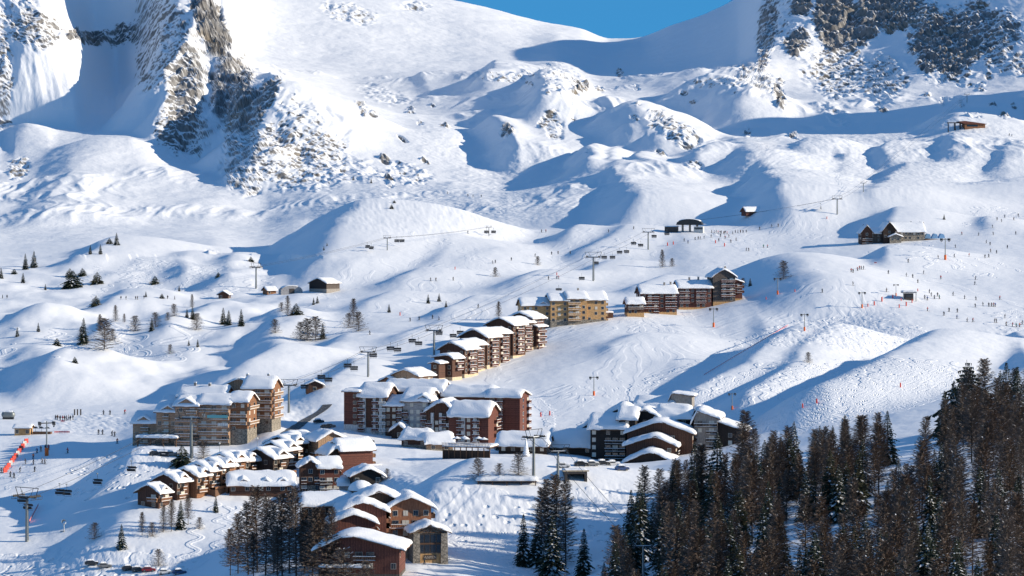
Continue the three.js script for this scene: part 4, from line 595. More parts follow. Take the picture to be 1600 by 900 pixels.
building('chalet', 'tan gabled chalet beside the snowbound car park', 510, 715, 28, (t) => { block(t, { w: 10.5, d: 9, h: 6.6, ridge: 'z', rise: 2.6, wall: mats.tan, f: ['.w.w', '..w.'], l: ['w.', '.b'], th: 1.1, over: 1.3 }); part('terrace', box(-10, 0, -5, 0.2, 4, 7), mats.dark, t); part('terrace_rail', box(-10, 0, 0.5, 1.2, 6.9, 7), mats.timber, t); }, 'chalet');
building('chalet', 'brown chalet with an orange gable balcony in front of the tan one', 549, 728, 26, (t) => { block(t, { x: 0, w: 12.5, d: 9, h: 6.2, rise: 2.8, wall: mats.red, f: ['.....', '.....'], r: ['bb', 'bb'], rail: mats.orange, th: 1.3, over: 1.2 }); block(t, { x: -6.5, z: -1, w: 7, d: 9, h: 4.8, ridge: 'z', rise: 2.4, wall: mats.dark, th: 1.2 }); part('porch_deck', box(3, 9, -4, 0.4, 2, 6.5), mats.orange, t); part('porch_snow', snowCap(3, 2.2, () => 0, 0.5), mats.snow, t).position.set(6, 0.4, 4.2); }, 'chalet');
building('chalet', 'two gabled semi detached chalet at the middle, left half with its gable to the front', 484, 764, 8, (t) => block(t, { w: 6.8, d: 8, h: 8, ridge: 'z', rise: 2, wall: mats.brown, f: ['.w.', 'bwB', 'B.w'], rail2: mats.brown, rail: mats.brown, th: 1.2, low: mats.stone, lowH: 1.6 }), 'chalet');
building('chalet', 'right half of the semi detached pair, dark front with an orange side', 512, 764, 12, (t) => block(t, { w: 7.2, d: 8, h: 7.8, ridge: 'x', rise: 2.6, wall: mats.red, f: ['w.w', 'bbw', 'BBB'], r: ['wb', 'bb'], rail2: mats.dark, rail: mats.dark, th: 1.3 }), 'chalet');
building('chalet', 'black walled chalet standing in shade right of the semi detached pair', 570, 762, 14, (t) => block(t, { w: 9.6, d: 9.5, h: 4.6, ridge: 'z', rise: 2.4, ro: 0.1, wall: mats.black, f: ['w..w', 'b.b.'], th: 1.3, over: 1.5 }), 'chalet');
building('garage', 'low white walled garage with heaped snow roof below the black chalet', 545, 769, 6, (t) => block(t, { w: 6.4, d: 6, h: 2.6, rise: 1, wall: mats.greyPlaster, f: ['c'], th: 1.5 }), 'garage');
building('hut', 'brown roofed hut by the lift line above the car park', 491, 609, 8, (t) => block(t, { w: 7, d: 6, h: 2.2, ridge: 'z', rise: 1.8, wall: mats.brown, f: ['w'], th: 0.5, over: 0.8 }), 'hut');
// ---- buildings on the slopes -----------------------------------------------------------
building('barn', 'large black barn with one brown side wall on the left slope', 507, 455, 48, (t) => { block(t, { w: 11, d: 15, h: 5, ridge: 'x', rise: 3, wall: mats.grey, low: mats.concrete, lowH: 1.6, th: 0.7, over: 0.9, f: ['...'] }); part('gable_cladding', prism([[-7.4, 1.65], [7.4, 1.65], [7.4, 4.9], [0, 7.85], [-7.4, 4.9]], 0.2), mats.black, t).position.set(-5.6, 0, 0); t.children[t.children.length - 1].rotation.y = -Math.PI / 2; }, 'barn');
building('shed', 'grey round roofed shed left of the black barn', 454, 458, 14, (t) => { const pts = []; for (let i = 0; i <= 10; i++) { const a = Math.PI * i / 10; pts.push([-6.6 * Math.cos(a), 1.6 + 3 * Math.sin(a)]); } part('shell', prism([[-6.6, -4], ...pts, [6.6, -4]], 9), mats.greyPlaster, t); part('roof_snow', snowCap(5.6, 4.4, (u) => 1.5 + 3 * Math.sqrt(Math.max(0, 1 - (u / 6.6) ** 2)), 0.4), mats.snow, t); part('door', box(-1.6, 1.6, 0, 2.8, 4.5, 4.6), mats.slate, t); }, 'shed');
building('hut', 'tiny hut with an orange gable left of the grey shed', 421, 459, 30, (t) => block(t, { w: 6, d: 6.5, h: 2.4, rise: 2, wall: mats.orange, f: ['w.'], l: ['.'], th: 0.7, over: 1 }), 'hut');
building('hut', 'small brown hut alone on the left snowfield', 351, 466, -10, (t) => block(t, { w: 6, d: 6, h: 2.6, ridge: 'z', rise: 1.9, wall: mats.brown, f: ['w.'], r: ['w'], th: 0.8 }), 'hut');
building('hut', 'red gabled hut on the skyline of the long middle ridge', 1177, 333, 24, (t) => block(t, { w: 13, d: 7, h: 1.6, base: 2, z: -2, ridge: 'x', rise: 2.6, wall: mats.red, f: ['...'], th: 0.7 }), 'hut');
building('lift_station', 'dark barrel roofed chairlift station in the middle of the slopes', 1078, 362, -12, (t) => {
  const pts = [], q = 9; for (let i = 0; i <= 8; i++) { const a = Math.PI * (0.12 + 0.76 * i / 8); pts.push([-q * Math.cos(a), 5.2 + 3.4 * Math.sin(a)]); }
  part('canopy', prism([[-q, 4.6], ...pts, [q, 4.6]], 8), mats.darkSteel, t); part('canopy_snow', snowCap(7.4, 3.8, (u) => 5.1 + 3.4 * Math.sqrt(Math.max(0, 1 - (u / 9.4) ** 2)), 0.4), mats.snow, t);
  for (const s of [-5, 0, 5]) part('pillar', box(s - 0.6, s + 0.6, -6, 4.7, -1, 1), mats.concrete, t);
  part('control_cabin', box(3, 9.4, -5, 3.6, -3, 2.6), mats.white, t); part('cabin_window', box(3.4, 9, 1.6, 2.8, 2.62, 2.7), mats.glass, t);
  const sh2 = part('garage', box(-17, -8.4, -6, 3.4, -3, 3.4), mats.slate, t); part('garage_snow', snowCap(4.4, 3.3, () => 0, 0.6), mats.snow, t).position.set(-12.7, 3.4, 0);
}, 'lift station');
building('mountain_restaurant', 'stone and timber mountain restaurant with steep snowy gables on the right slope', 1408, 374, 6, (t) => {
  block(t, { x: 3, w: 22, d: 13, h: 5.4, rise: 5.6, wall: mats.stone, f: ['wwcwwcww', '.w.ww.w.'], th: 1.1, chim: [[4, -2]] });
  block(t, { x: -10, z: 2, w: 8, d: 15, h: 6.4, ridge: 'z', rise: 5.4, wall: mats.dark, f: ['.w.', 'www'], th: 0.9 });
  block(t, { x: -18, z: -1, y: -1, w: 9, d: 10, h: 5, rise: 3, wall: mats.grey, f: ['ww', 'ww'], th: 0.9 });
  block(t, { x: -24, z: 1, y: -2.4, w: 7, d: 10, h: 7.4, ridge: 'z', rise: 4.4, wall: mats.brown, f: ['w', 'b', 'b'], l: ['ww', 'ww'], th: 0.7 });
  block(t, { x: -6.4, z: 9, y: -1, w: 7.6, d: 5, h: 2.8, ridge: 'z', rise: 1.6, wall: mats.stone, f: ['ww'], th: 0.8 });
  part('terrace', box(14, 30, -4, 0.2, -2, 7), mats.timber, t);
  for (let i = 0; i < 3; i++) { const u = part('sunshade', prism([[-2.2, 0], [2.2, 0], [1.6, 2.6], [-0.4, 3.2]], 4), mats.blue, t); u.position.set(17 + i * 4.6, 0.6, 1); }
}, 'restaurant');
building('lift_station', 'orange red top station on the right shoulder under the cliffs', 1512, 199, 10, (t) => {
  part('hall', box(-4, 15, -3, 3, -4, 4), mats.orange, t); part('roof', prism([[-4.6, 3.1], [16, 2.6], [16, 3.1], [-4, 5.6], [-9, 5.2], [-9, 4.4]], 10), mats.red, t); part('roof_snow', snowCap(8, 4.6, (u) => 0.1 - 0.11 * u, 0.4), mats.snow, t).position.set(5, 3.9, 0);
  for (const s of [-12, -7]) { part('pillar', box(s - 0.5, s + 0.5, -8, 4.2, -1, 1), mats.darkSteel, t); } part('gantry', box(-19, -5, 3.6, 4.4, -1.2, 1.2), mats.darkSteel, t); part('gantry_leg', box(-18.5, -17.8, -9, 3.6, -0.4, 0.4), mats.darkSteel, t); part('window', box(-2, 8, 0.6, 2.2, 4.02, 4.1), mats.glass, t);
}, 'lift station');
building('lift_hut', 'grey drag lift hut with a snowy flat roof among red pads', 1420, 468, 4, (t) => { part('cabin', box(-2.2, 2.2, -2, 3.2, -2, 1.2), mats.slate, t); part('roof', box(-3.6, 3.6, 3.4, 4.1, -3, 2.8), mats.greyPlaster, t); part('roof_snow', snowCap(3.7, 3, () => 4.1, 0.6), mats.snow, t); part('window', box(-1.8, 1.8, 1.2, 2.7, 1.22, 1.3), mats.glass, t); for (const s of [-3.3, 3.3]) part('post', box(s - 0.15, s + 0.15, -2, 3.4, 2.2, 2.5), mats.steel, t); }, 'hut');
building('snack_hut', 'yellow lit wooden snack hut by the piste at the far left', 37, 679, -4, (t) => { block(t, { w: 6.4, d: 5, h: 3, rise: 1, wall: mats.yellow, f: ['w.w'], th: 0.5, over: 0.9 }); part('counter', box(4, 11.5, -2, 1.2, -1.5, 1.5), mats.timber, t); for (const q of [5, 7.4, 9.8]) { const u = part('parasol', new THREE.ConeGeometry(1.3, 0.8, 9), mats.darkSteel, t); u.position.set(q, 3, 0); part('parasol_pole', tube([0, -2, 0], [0, 0.2, 0], 0.06), mats.darkSteel, u); } }, 'hut');
building('tank_trailer', 'grey cylindrical tank standing in the snow at the far left', 13, 655, 0, (t) => { const g = new THREE.CapsuleGeometry(1.5, 3, 6, 14); g.rotateZ(Math.PI / 2); g.translate(0, 2, 0); part('tank', g, mats.steel, t); part('tank_snow', snowCap(2, 0.9, () => 3.1, 0.6), mats.snow, t); part('skid', box(-2.4, 2.4, -1, 0.8, -0.9, 0.9), mats.darkSteel, t); }, 'tank');
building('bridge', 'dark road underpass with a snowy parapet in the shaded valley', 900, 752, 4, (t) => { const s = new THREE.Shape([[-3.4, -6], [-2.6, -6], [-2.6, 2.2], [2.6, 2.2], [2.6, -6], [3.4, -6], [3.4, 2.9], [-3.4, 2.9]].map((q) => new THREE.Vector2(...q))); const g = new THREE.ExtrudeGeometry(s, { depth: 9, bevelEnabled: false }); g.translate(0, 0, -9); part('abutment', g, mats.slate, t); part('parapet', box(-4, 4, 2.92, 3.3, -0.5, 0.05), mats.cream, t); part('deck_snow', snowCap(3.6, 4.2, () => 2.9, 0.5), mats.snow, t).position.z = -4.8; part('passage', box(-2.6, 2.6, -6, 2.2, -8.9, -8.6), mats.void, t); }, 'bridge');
// ---- trees -----------------------------------------------------------------------
const barkMap = dataTex(64, 128, (i, j) => 150 + 70 * vnoise(i / 4, j / 22) + 40 * vnoise(i / 2, j / 5), true);
Object.assign(mats, {
  bark: new THREE.MeshStandardMaterial({ color: lin(0.15, 0.11, 0.085), map: barkMap, roughness: 0.95 }),
  twig: new THREE.MeshStandardMaterial({ color: lin(0.118, 0.08, 0.058), roughness: 0.95, side: THREE.DoubleSide }),
  twigGrey: new THREE.MeshStandardMaterial({ color: lin(0.128, 0.098, 0.08), roughness: 0.95, side: THREE.DoubleSide }),
  needle: new THREE.MeshStandardMaterial({ color: lin(0.022, 0.036, 0.02), roughness: 0.9, side: THREE.DoubleSide }),
  needleOlive: new THREE.MeshStandardMaterial({ color: lin(0.042, 0.045, 0.02), roughness: 0.9, side: THREE.DoubleSide }),
});
class Soup {   // loose triangles
  constructor() { this.p = []; }
  tri(a, b, c) { this.p.push(...a, ...b, ...c); }
  strip(a, b, w0, w1, side) { const s0 = [side[0] * w0, side[1] * w0, side[2] * w0], s1 = [side[0] * w1, side[1] * w1, side[2] * w1]; const A = [a[0] - s0[0], a[1] - s0[1], a[2] - s0[2]], B = [a[0] + s0[0], a[1] + s0[1], a[2] + s0[2]], C2 = [b[0] + s1[0], b[1] + s1[1], b[2] + s1[2]]; this.tri(A, B, C2); if (w1 > 0) this.tri(A, C2, [b[0] - s1[0], b[1] - s1[1], b[2] - s1[2]]); }
  geo() { const g = new THREE.BufferGeometry(); g.setAttribute('position', new THREE.Float32BufferAttribute(this.p, 3)); g.computeVertexNormals(); return g; }
}
function trunkGeo(h, r) { const g = new THREE.CylinderGeometry(r * 0.12, r, h + 2, 7, 6); g.translate(0, h / 2 - 1, 0); const p = g.attributes.position; for (let i = 0; i < p.count; i++) { const y = p.getY(i); p.setX(i, p.getX(i) + 0.12 * vnoise(y / 4, r * 90) * y / 8); p.setZ(i, p.getZ(i) + 0.12 * vnoise(y / 4 + 50, r * 90) * y / 8); } g.computeVertexNormals(); return g; }
function larchTree(h, spread, bare) {   // leafless: many fine drooping twigs
  const s = new Soup(), sn = new Soup(), lo = bare * h;
  const n = Math.round(h * 7.5);
  for (let k = 0; k < n; k++) {
    const t = Math.pow((k + rnd()) / n, 0.9), y = lo + (h - lo) * t, L = spread * (0.18 + 0.82 * Math.pow(1 - t, 0.75)) * (0.55 + 0.6 * rnd()), a = k * 2.4 + rnd(), dir = [Math.cos(a), Math.sin(a)];
    let px = 0, py = y, pz = 0; const up = -0.12 + 0.5 * t + 0.25 * (rnd() - 0.5), seg = 3;
    for (let q = 0; q < seg; q++) {
      const f = L / seg, nx = px + dir[0] * f, nz = pz + dir[1] * f, ny = py + f * (up + 0.18 * q);
      s.strip([px, py, pz], [nx, ny, nz], 0.05 * (1 - q / 4), 0.04 * (1 - q / 4), [0, 1, 0]); s.strip([px, py, pz], [nx, ny, nz], 0.05 * (1 - q / 4), 0.04 * (1 - q / 4), [-dir[1], 0, dir[0]]);
      for (let m = 0; m < 11; m++) { const u = rnd(), bx = px + (nx - px) * u, by = py + (ny - py) * u, bz = pz + (nz - pz) * u, b = a + (rnd() - 0.5) * 2.6, l = (0.35 + 0.55 * rnd()) * Math.min(1, 0.35 + L / 2.5), dy = -0.55 + 0.8 * rnd(); s.strip([bx, by, bz], [bx + Math.cos(b) * l, by + dy * l, bz + Math.sin(b) * l], 0.06, 0.015, [-Math.sin(b) * 0.7, 0.7, Math.cos(b) * 0.7]); }
      if (rnd() < 0.1) sn.strip([px, py + 0.06, pz], [nx, ny + 0.06, nz], 0.11, 0.06, [-dir[1], 0, dir[0]]);
      px = nx; py = ny; pz = nz;
    }
  }
  return [trunkGeo(h, 0.008 * h + 0.05), s.geo(), sn.geo()];
}
function spruceTree(h, spread, snowy, rough = 1) {   // evergreen: whorls of drooping boughs carrying needle tufts
  const s = new Soup(), sn = new Soup(), lo = 0.05 * h, rows = Math.round(h * 2.1);
  for (let k = 0; k < rows; k++) {
    const t = (k + 0.5 * rnd()) / rows, y = lo + (h - lo) * t, R = spread * Math.pow(1 - t, 0.85) * (0.82 + 0.36 * rnd()) + 0.12, n = Math.max(4, Math.round(6 + 4 * (1 - t)));
    for (let b = 0; b < n; b++) {
      const a = (b + rnd() * 0.9) / n * 6.283 + k, L = R * (0.6 + 0.5 * rnd() * rough), ca = Math.cos(a), sa = Math.sin(a), droop = 0.25 + 0.4 * (1 - t), w = 0.16 * L + 0.14;
      const P = (u, v, dy = 0) => [ca * L * u - sa * v, y - droop * L * u * u * 0.9 + 0.16 * L * u + dy, sa * L * u + ca * v];
      s.tri(P(0.05, 0), P(0.55, w), P(1, 0)); s.tri(P(0.05, 0), P(1, 0), P(0.55, -w));
      for (let m = 0; m < 5; m++) { const u = 0.3 + 0.65 * rnd(), v = (rnd() - 0.5) * w * 2, e = 0.3 + 0.3 * rnd(); s.tri(P(u, v), P(u + 0.16, v * 1.5 + (rnd() - 0.5) * 0.3), P(u + 0.05, v, -e)); }
      if (rnd() < snowy) { const q = 0.55 + 0.3 * rnd(); sn.tri(P(0.3, 0, 0.07), P(q, w * 0.75, 0.06), P(0.95, 0, 0.08)); sn.tri(P(0.3, 0, 0.07), P(0.95, 0, 0.08), P(q, -w * 0.6, 0.06)); }
    }
  }
  return [trunkGeo(h, 0.014 * h + 0.06), s.geo(), sn.geo()];
}
function protoTree(base, [tr, cr, sn], mat, snowMat) { const o = new THREE.Group(); o.userData = { base, category: 'tree' }; part('trunk', tr, mats.bark, o); part('crown', cr, mat, o); if (sn.attributes.position.count) part('crown_snow', sn, snowMat || mats.snow, o).userData.kind = 'stuff'; return o; }
reseed(77);
const LARCH = [0, 1, 2, 3].map((k) => protoTree('larch_tree', larchTree(20 + k, 4.0 + 0.5 * (k % 3), [0.16, 0.06, 0.22, 0.05][k]), k % 2 ? mats.twigGrey : mats.twig));
const BUSHY = [0, 1].map((k) => protoTree('larch_tree', larchTree(13, 5.0 + k * 0.6, 0.03), mats.twigGrey));
const SPRUCE = [0, 1, 2, 3].map((k) => protoTree('spruce_tree', spruceTree(20, 4.1 + 0.4 * (k % 2), [0.25, 0.5, 0.15, 0.35][k]), k === 2 ? mats.needleOlive : mats.needle));
const PINE = [0, 1].map((k) => protoTree('pine_tree', spruceTree(9, 4.0, 0.12, 1.8), k ? mats.needleOlive : mats.needle));
const HEIGHT = new Map([[LARCH, 21.5], [BUSHY, 13], [SPRUCE, 20], [PINE, 9]]);
function tree(kind, px, row, hpx, label, group, i = 0, from) { const p = spot(px, row, from), s = hpx * -p.z / F / HEIGHT.get(kind); p.y -= 0.25; const t = again(kind[i % kind.length], p, rnd() * 6.28, label, group, s), wide = kind === BUSHY ? 1.45 : row < 560 ? 1.25 : px < 540 ? 1.12 : 0.95 + 0.3 * rnd(); t.scale.x *= wide; t.scale.z *= wide; t.scale.y *= 0.94 + 0.12 * rnd(); t.rotation.x = 0.05 * (rnd() - 0.5); t.rotation.z = 0.05 * (rnd() - 0.5); return t; }
const ord = ['first', 'second', 'third', 'fourth', 'fifth', 'sixth', 'seventh', 'eighth', 'ninth', 'tenth', 'eleventh', 'twelfth', 'thirteenth', 'fourteenth', 'fifteenth'];
// [kind, column, row of the foot, height in the picture, what sets it apart]
const B2 = BUSHY, Sp = SPRUCE, La = LARCH, Pi = PINE;
const SINGLE = [
  [Sp, 190, 857, 40, 'broad dark green spruce alone on the slope above the parked cars', 1], [La, 222, 836, 40, 'thin bare larch right of the broad dark green spruce'], [Sp, 337, 800, 26, 'small spruce alone on the lit mound below the long low chalet'],
  [La, 255, 832, 44, 'leftmost bare larch of the clump below the lowest chalet', 1], [La, 268, 830, 52, 'second larch from the left in the clump below the lowest chalet'], [Sp, 282, 826, 46, 'dark spruce inside the larch clump below the lowest chalet'], [La, 294, 820, 46, 'rightmost bare larch of the clump below the lowest chalet', 2],
  [B2, 748, 750, 34, 'rounded bare tree left of two others on the bank under the terrace'], [B2, 780, 745, 22, 'small bare tree between two larger ones on the bank', 1], [B2, 810, 742, 34, 'wide bare tree left of the tall lift tower on the bank'],
  [Pi, 285, 728, 34, 'snow dusted conifer left of the lift tower above the chalet row'], [B2, 318, 716, 28, 'bare bushy tree right of the lift tower above the chalet row'],
  [Sp, 130, 537, 42, 'tallest dark spruce of the left snowfield', 0], [B2, 163, 546, 48, 'reddish bare tree clump right of the tallest dark spruce'], [La, 156, 520, 30, 'pale bare larch behind the reddish clump'], [La, 181, 502, 26, 'slender bare larch on the left snowfield above the reddish clump', 1], [La, 194, 505, 16, 'small bare larch right of the slender one on the snowfield'],
  [B2, 211, 517, 24, 'grey bare round tree on the left snowfield'], [Sp, 237, 517, 20, 'dark spruce beside the bare tree on the snow crest'], [B2, 243, 511, 22, 'bare tree behind the dark spruce on the snow crest', 1], [B2, 272, 494, 18, 'small bare tree on the crest of the snow knoll'],
  [La, 300, 480, 20, 'leaning bare larch above the dark conifer pair on the knoll', 3], [Sp, 292, 496, 14, 'low dark conifer left on the knoll'], [Sp, 301, 499, 20, 'low dark conifer right on the knoll', 2], [B2, 307, 515, 26, 'bare tree just below the dark conifers on the knoll'],
  [Sp, 349, 507, 26, 'left spruce of the twin pair in the snowy hollow', 2], [Sp, 357, 508, 24, 'right spruce of the twin pair in the snowy hollow', 3], [Sp, 377, 509, 25, 'cone shaped spruce right of the twin pair'], [La, 450, 494, 32, 'bare larch at the left of the clump under the black barn', 1], [Pi, 463, 492, 18, 'dark conifer at the right of the clump under the black barn'],
  [Sp, 490, 476, 12, 'small dark conifer left of two below the barn'], [Sp, 496, 474, 12, 'small dark conifer right of two below the barn', 1], [B2, 430, 520, 22, 'pale bare tree on the mound below the barn'],
  [B2, 480, 532, 34, 'left bare tree of the dense clump on the mound edge'], [B2, 493, 532, 38, 'middle bare tree of the dense clump on the mound edge', 1], [Sp, 504, 530, 24, 'dark conifer at the right end of the dense clump'],
  [La, 552, 502, 34, 'bare larch behind the slope edge left of the snowy hollow', 2], [B2, 560, 517, 30, 'bushy bare tree at the slope edge left of the red piste marker'], [Sp, 608, 488, 14, 'dark conifer alone above the red piste marker'], [Sp, 669, 474, 15, 'left conifer of the small group on the open snow'], [Sp, 686, 471, 13, 'middle conifer of the small group on the open snow', 1], [Sp, 697, 480, 11, 'low right conifer of the small group on the open snow', 2],
  [La, 779, 498, 28, 'bare larch behind the stepped brown block'], [B2, 774, 432, 14, 'bare round tree on the snow left of the tall lift tower'], [B2, 840, 414, 13, 'bare bush above the round tree on the piste edge'], [La, 1035, 418, 27, 'bare larch standing left above the high brown complex', 1], [B2, 1050, 416, 12, 'low bush right of the larch above the high brown complex'],
  [B2, 1224, 436, 28, 'solitary bare tree on the ridge right of the high brown complex'], [Sp, 1172, 447, 14, 'small dark conifer right of the high brown complex'], [B2, 1161, 448, 14, 'reddish bush against the right end of the high brown complex'], [B2, 1263, 566, 16, 'small bare bush on the tracked slope at the right'],
  [Sp, 1437, 353, 8, 'small conifer behind the mountain restaurant'], [Sp, 1475, 343, 9, 'tiny conifer alone on the snow right of the restaurant', 1],
  [Pi, 114, 449, 28, 'large rounded pine on the left snowfield ridge'], [Pi, 109, 433, 14, 'upper part of the pine pair on the left snowfield ridge', 1], [Pi, 152, 443, 18, 'broad low pine on the snowfield ridge', 1], [Pi, 129, 431, 13, 'small pine between the two bigger pines on the ridge'], [Pi, 242, 444, 14, 'round dark pine alone at the foot of the tracked slope'], [Sp, 280, 455, 10, 'tiny conifer right of the round dark pine'],
  [Sp, 40, 421, 24, 'dark conifer left in the group of three at far left'], [Sp, 53, 418, 25, 'dark conifer right in the group of three at far left', 1], [Sp, 36, 442, 17, 'conifer below the group of three at far left'], [Sp, 2, 435, 17, 'conifer cut by the left edge of the picture'], [Sp, 71, 453, 10, 'tiny conifer on the snow below the far left group'], [Pi, 22, 428, 9, 'low pine at the foot of the far left group'],
  [Sp, 141, 397, 14, 'slim conifer at the left on the shaded ridge'], [Sp, 157, 397, 15, 'conifer pair member at the right on the shaded ridge'], [Sp, 182, 383, 20, 'tallest conifer on the crest of the shaded ridge', 1], [Pi, 171, 381, 10, 'low conifer on the crest of the shaded ridge'],
  [Pi, 150, 478, 16, 'snowy pine in the middle of the left snowfield', 1], [Sp, 60, 518, 14, 'little spruce at the left of the snowfield'], [Sp, 27, 526, 16, 'little spruce near the left picture edge'], [Pi, 89, 540, 13, 'dark little pine left of the tallest spruce'], [Pi, 117, 567, 10, 'low pine on the rounded snow dome'], [B2, 266, 552, 14, 'faint bare tree on the open left snow'], [Sp, 295, 540, 10, 'left of two tiny spruces on the open left snow'], [Sp, 309, 542, 12, 'right of two tiny spruces on the open left snow'],
  [Pi, 341, 433, 8, 'small conifer on the steep shaded bank'], [Pi, 392, 409, 9, 'dark conifer beside the left lift tower in the shadow'], [Pi, 253, 466, 8, 'tiny pine on the snow under the round dark one'], [Sp, 228, 464, 9, 'tiny conifer among rocks on the left snow'],
  [Pi, 612, 326, 7, 'small tree on the steep hillside'], [Pi, 616, 317, 5, 'tiny tree above another on the steep hillside', 1], [Sp, 506, 391, 7, 'left conifer at the foot of the steep hill'], [Sp, 511, 384, 6, 'right conifer at the foot of the steep hill'], [Sp, 552, 281, 7, 'tiny tree on the cliff foot'], [Sp, 580, 286, 8, 'tiny tree right of the cliff foot'],
  [Sp, 912, 900, 76, 'tall narrow spruce at the bottom right of the clump on the bank', 0], [Sp, 944, 910, 34, 'small spruce at the bottom edge right of the narrow one', 1],
  [Sp, 818, 884, 76, 'dark spruce at the left of the clump in front of the bank'], [Sp, 862, 900, 96, 'tall dark spruce in the middle of the clump in front of the bank', 1], [Sp, 838, 886, 66, 'dark spruce between the outer two in front of the bank', 3],
  [B2, 512, 914, 70, 'bare tree in front of the left corner of the big red chalet'], [B2, 538, 922, 64, 'bare tree before the front wall of the big red chalet', 1], [B2, 574, 926, 50, 'bare bush before the right front wall of the big red chalet'], [B2, 238, 838, 22, 'bare bush left of the clump below the lowest chalet'], [B2, 148, 842, 26, 'frosted bush on the bank left of the broad spruce', 1], [B2, 312, 826, 18, 'bush right of the larch clump below the lowest chalet'], [B2, 248, 884, 26, 'bare bush between the cars on the lower road', 1], [B2, 605, 748, 16, 'low bush on the shaded slope below the double roofed chalet'], [B2, 440, 486, 14, 'bush at the foot of the larch under the barn', 1], [B2, 128, 528, 18, 'bare bush beside the tallest dark spruce'], [B2, 176, 532, 18, 'bare bush right of the reddish clump', 1], [B2, 262, 500, 12, 'low bush on the snow knoll'], [B2, 470, 530, 26, 'bare tree at the left end of the dense clump', 1], [B2, 545, 512, 22, 'bare bush left of the slope edge trees', 1],
  [La, 846, 872, 116, 'leftmost tall bare larch in front of the lit bank', 0], [La, 857, 876, 126, 'second tall bare larch in front of the lit bank', 1], [La, 870, 880, 128, 'third tall bare larch in front of the lit bank', 2], [La, 884, 884, 118, 'rightmost tall bare larch in front of the lit bank', 3],
];
for (const [k, px, row, h, label, i] of SINGLE) tree(k, px, row, h * 1.04, label, undefined, i || 0);
// bare larch stand left of the big red chalet
const STAND = [[372, 896, 104], [388, 898, 118], [402, 893, 128], [415, 899, 122], [428, 896, 132], [441, 900, 136], [452, 896, 122], [463, 902, 128], [476, 896, 112], [488, 904, 118], [500, 900, 106], [520, 912, 112], [396, 906, 86], [434, 910, 90], [360, 899, 74]];
{ const xs = STAND.map((q) => q[0]).sort((a, b) => a - b); STAND.forEach(([px, row, h], i) => tree(LARCH, px, row, h, ord[xs.indexOf(px)] + ' bare larch from the left in the stand beside the big red chalet', 'bare larches beside the big red chalet', i)); }
// the forest on the right
reseed(4242);
{
  const edge = pchip([940, 985, 1030, 1080, 1150, 1250, 1350, 1450, 1530, 1620], [905, 835, 796, 776, 750, 740, 724, 706, 688, 680]), taken = [];
  const list = [];
  const add = (px, row, h, kind, i) => { const p = spot(px, row, 525); for (const q of taken) if (Math.hypot(q.x - p.x, (q.z - p.z) * 0.8) < 3.0) return false; taken.push(p); list.push({ px, row, h, kind, i }); return true; };
  for (let k = 0; k < 6; k++) add(1490 + k * 24, 688 - k * 2, 100 + (k % 3) * 9, k % 3 === 0 ? SPRUCE : LARCH, k);
  add(1512, 680, 108, SPRUCE, 2); add(1572, 676, 112, SPRUCE, 0); add(1590, 684, 120, SPRUCE, 3); add(1545, 684, 104, SPRUCE, 1); add(1476, 694, 84, SPRUCE, 2);
  for (let n = 0, tries = 0; n < 320 && tries < 20000; tries++) {
    const px = 955 + 675 * rnd(), e = edge(px), row = e + (1080 - e) * Math.pow(rnd(), 1.15);
    if (px > 1212 && px < 1378 && row > 818 && row < 884) continue; if (Math.abs(px - 1005) < 20 && row > 880 && row < 1000) continue;
    if (px > 1345 && px < 1510 && row > 722 && row < 800 && rnd() < 0.55) continue;
    if (px < 985 && row < 915) continue;
    const k = rnd(), kind = k < 0.57 ? LARCH : SPRUCE, p = spot(px, row, 525), h = (kind === LARCH ? 14 + 7 * rnd() : 11 + 8 * rnd()) * F / -p.z;
    if (add(px, row, h, kind, Math.floor(rnd() * 4))) n++;
  }
  for (const [px, row, h, kd, i] of [[985, 866, 108, LARCH, 0], [1000, 880, 128, SPRUCE, 1], [1012, 850, 112, LARCH, 2], [1030, 838, 112, LARCH, 1], [1050, 830, 104, SPRUCE, 3], [978, 898, 70, SPRUCE, 0], [1075, 815, 116, LARCH, 3], [1096, 808, 122, LARCH, 0], [1120, 800, 124, SPRUCE, 1], [992, 905, 96, SPRUCE, 3]]) add(px, row, h, kd, i);
  const zone = (o) => (o.px < 1110 ? 'left part' : o.px < 1240 ? 'left-middle' : o.px < 1370 ? 'centre' : o.px < 1490 ? 'right-middle' : 'right edge') + ' of forest';
  const depth = (o) => o.row < edge(o.px) + 45 ? 'at the upper rim, ' : o.row < 850 ? 'halfway down the slope, ' : o.row < 905 ? 'near the bottom, ' : 'cut by the bottom edge, ';
  const seen = {}; list.sort((a, b) => a.px - b.px);
  for (const o of list) { const where = depth(o) + zone(o), kd = o.kind === LARCH ? 'bare larch' : 'dark spruce', k = seen[kd + where] = (seen[kd + where] ?? -1) + 1; tree(o.kind, o.px, o.row, o.h, `${k < 15 ? ord[k] : k < 20 ? ['sixteenth', 'seventeenth', 'eighteenth', 'nineteenth', 'twentieth'][k - 15] : ord[k - 20] + ' past twenty'} ${kd} from left, ${where}`, kd + 's ' + where, o.i, 525); }
  const big = spot(1515, 690, 525); tree(PINE, 1512, 676, 112, 'dense round dark pine rising above the forest rim at the right', undefined, 0, 525);
}
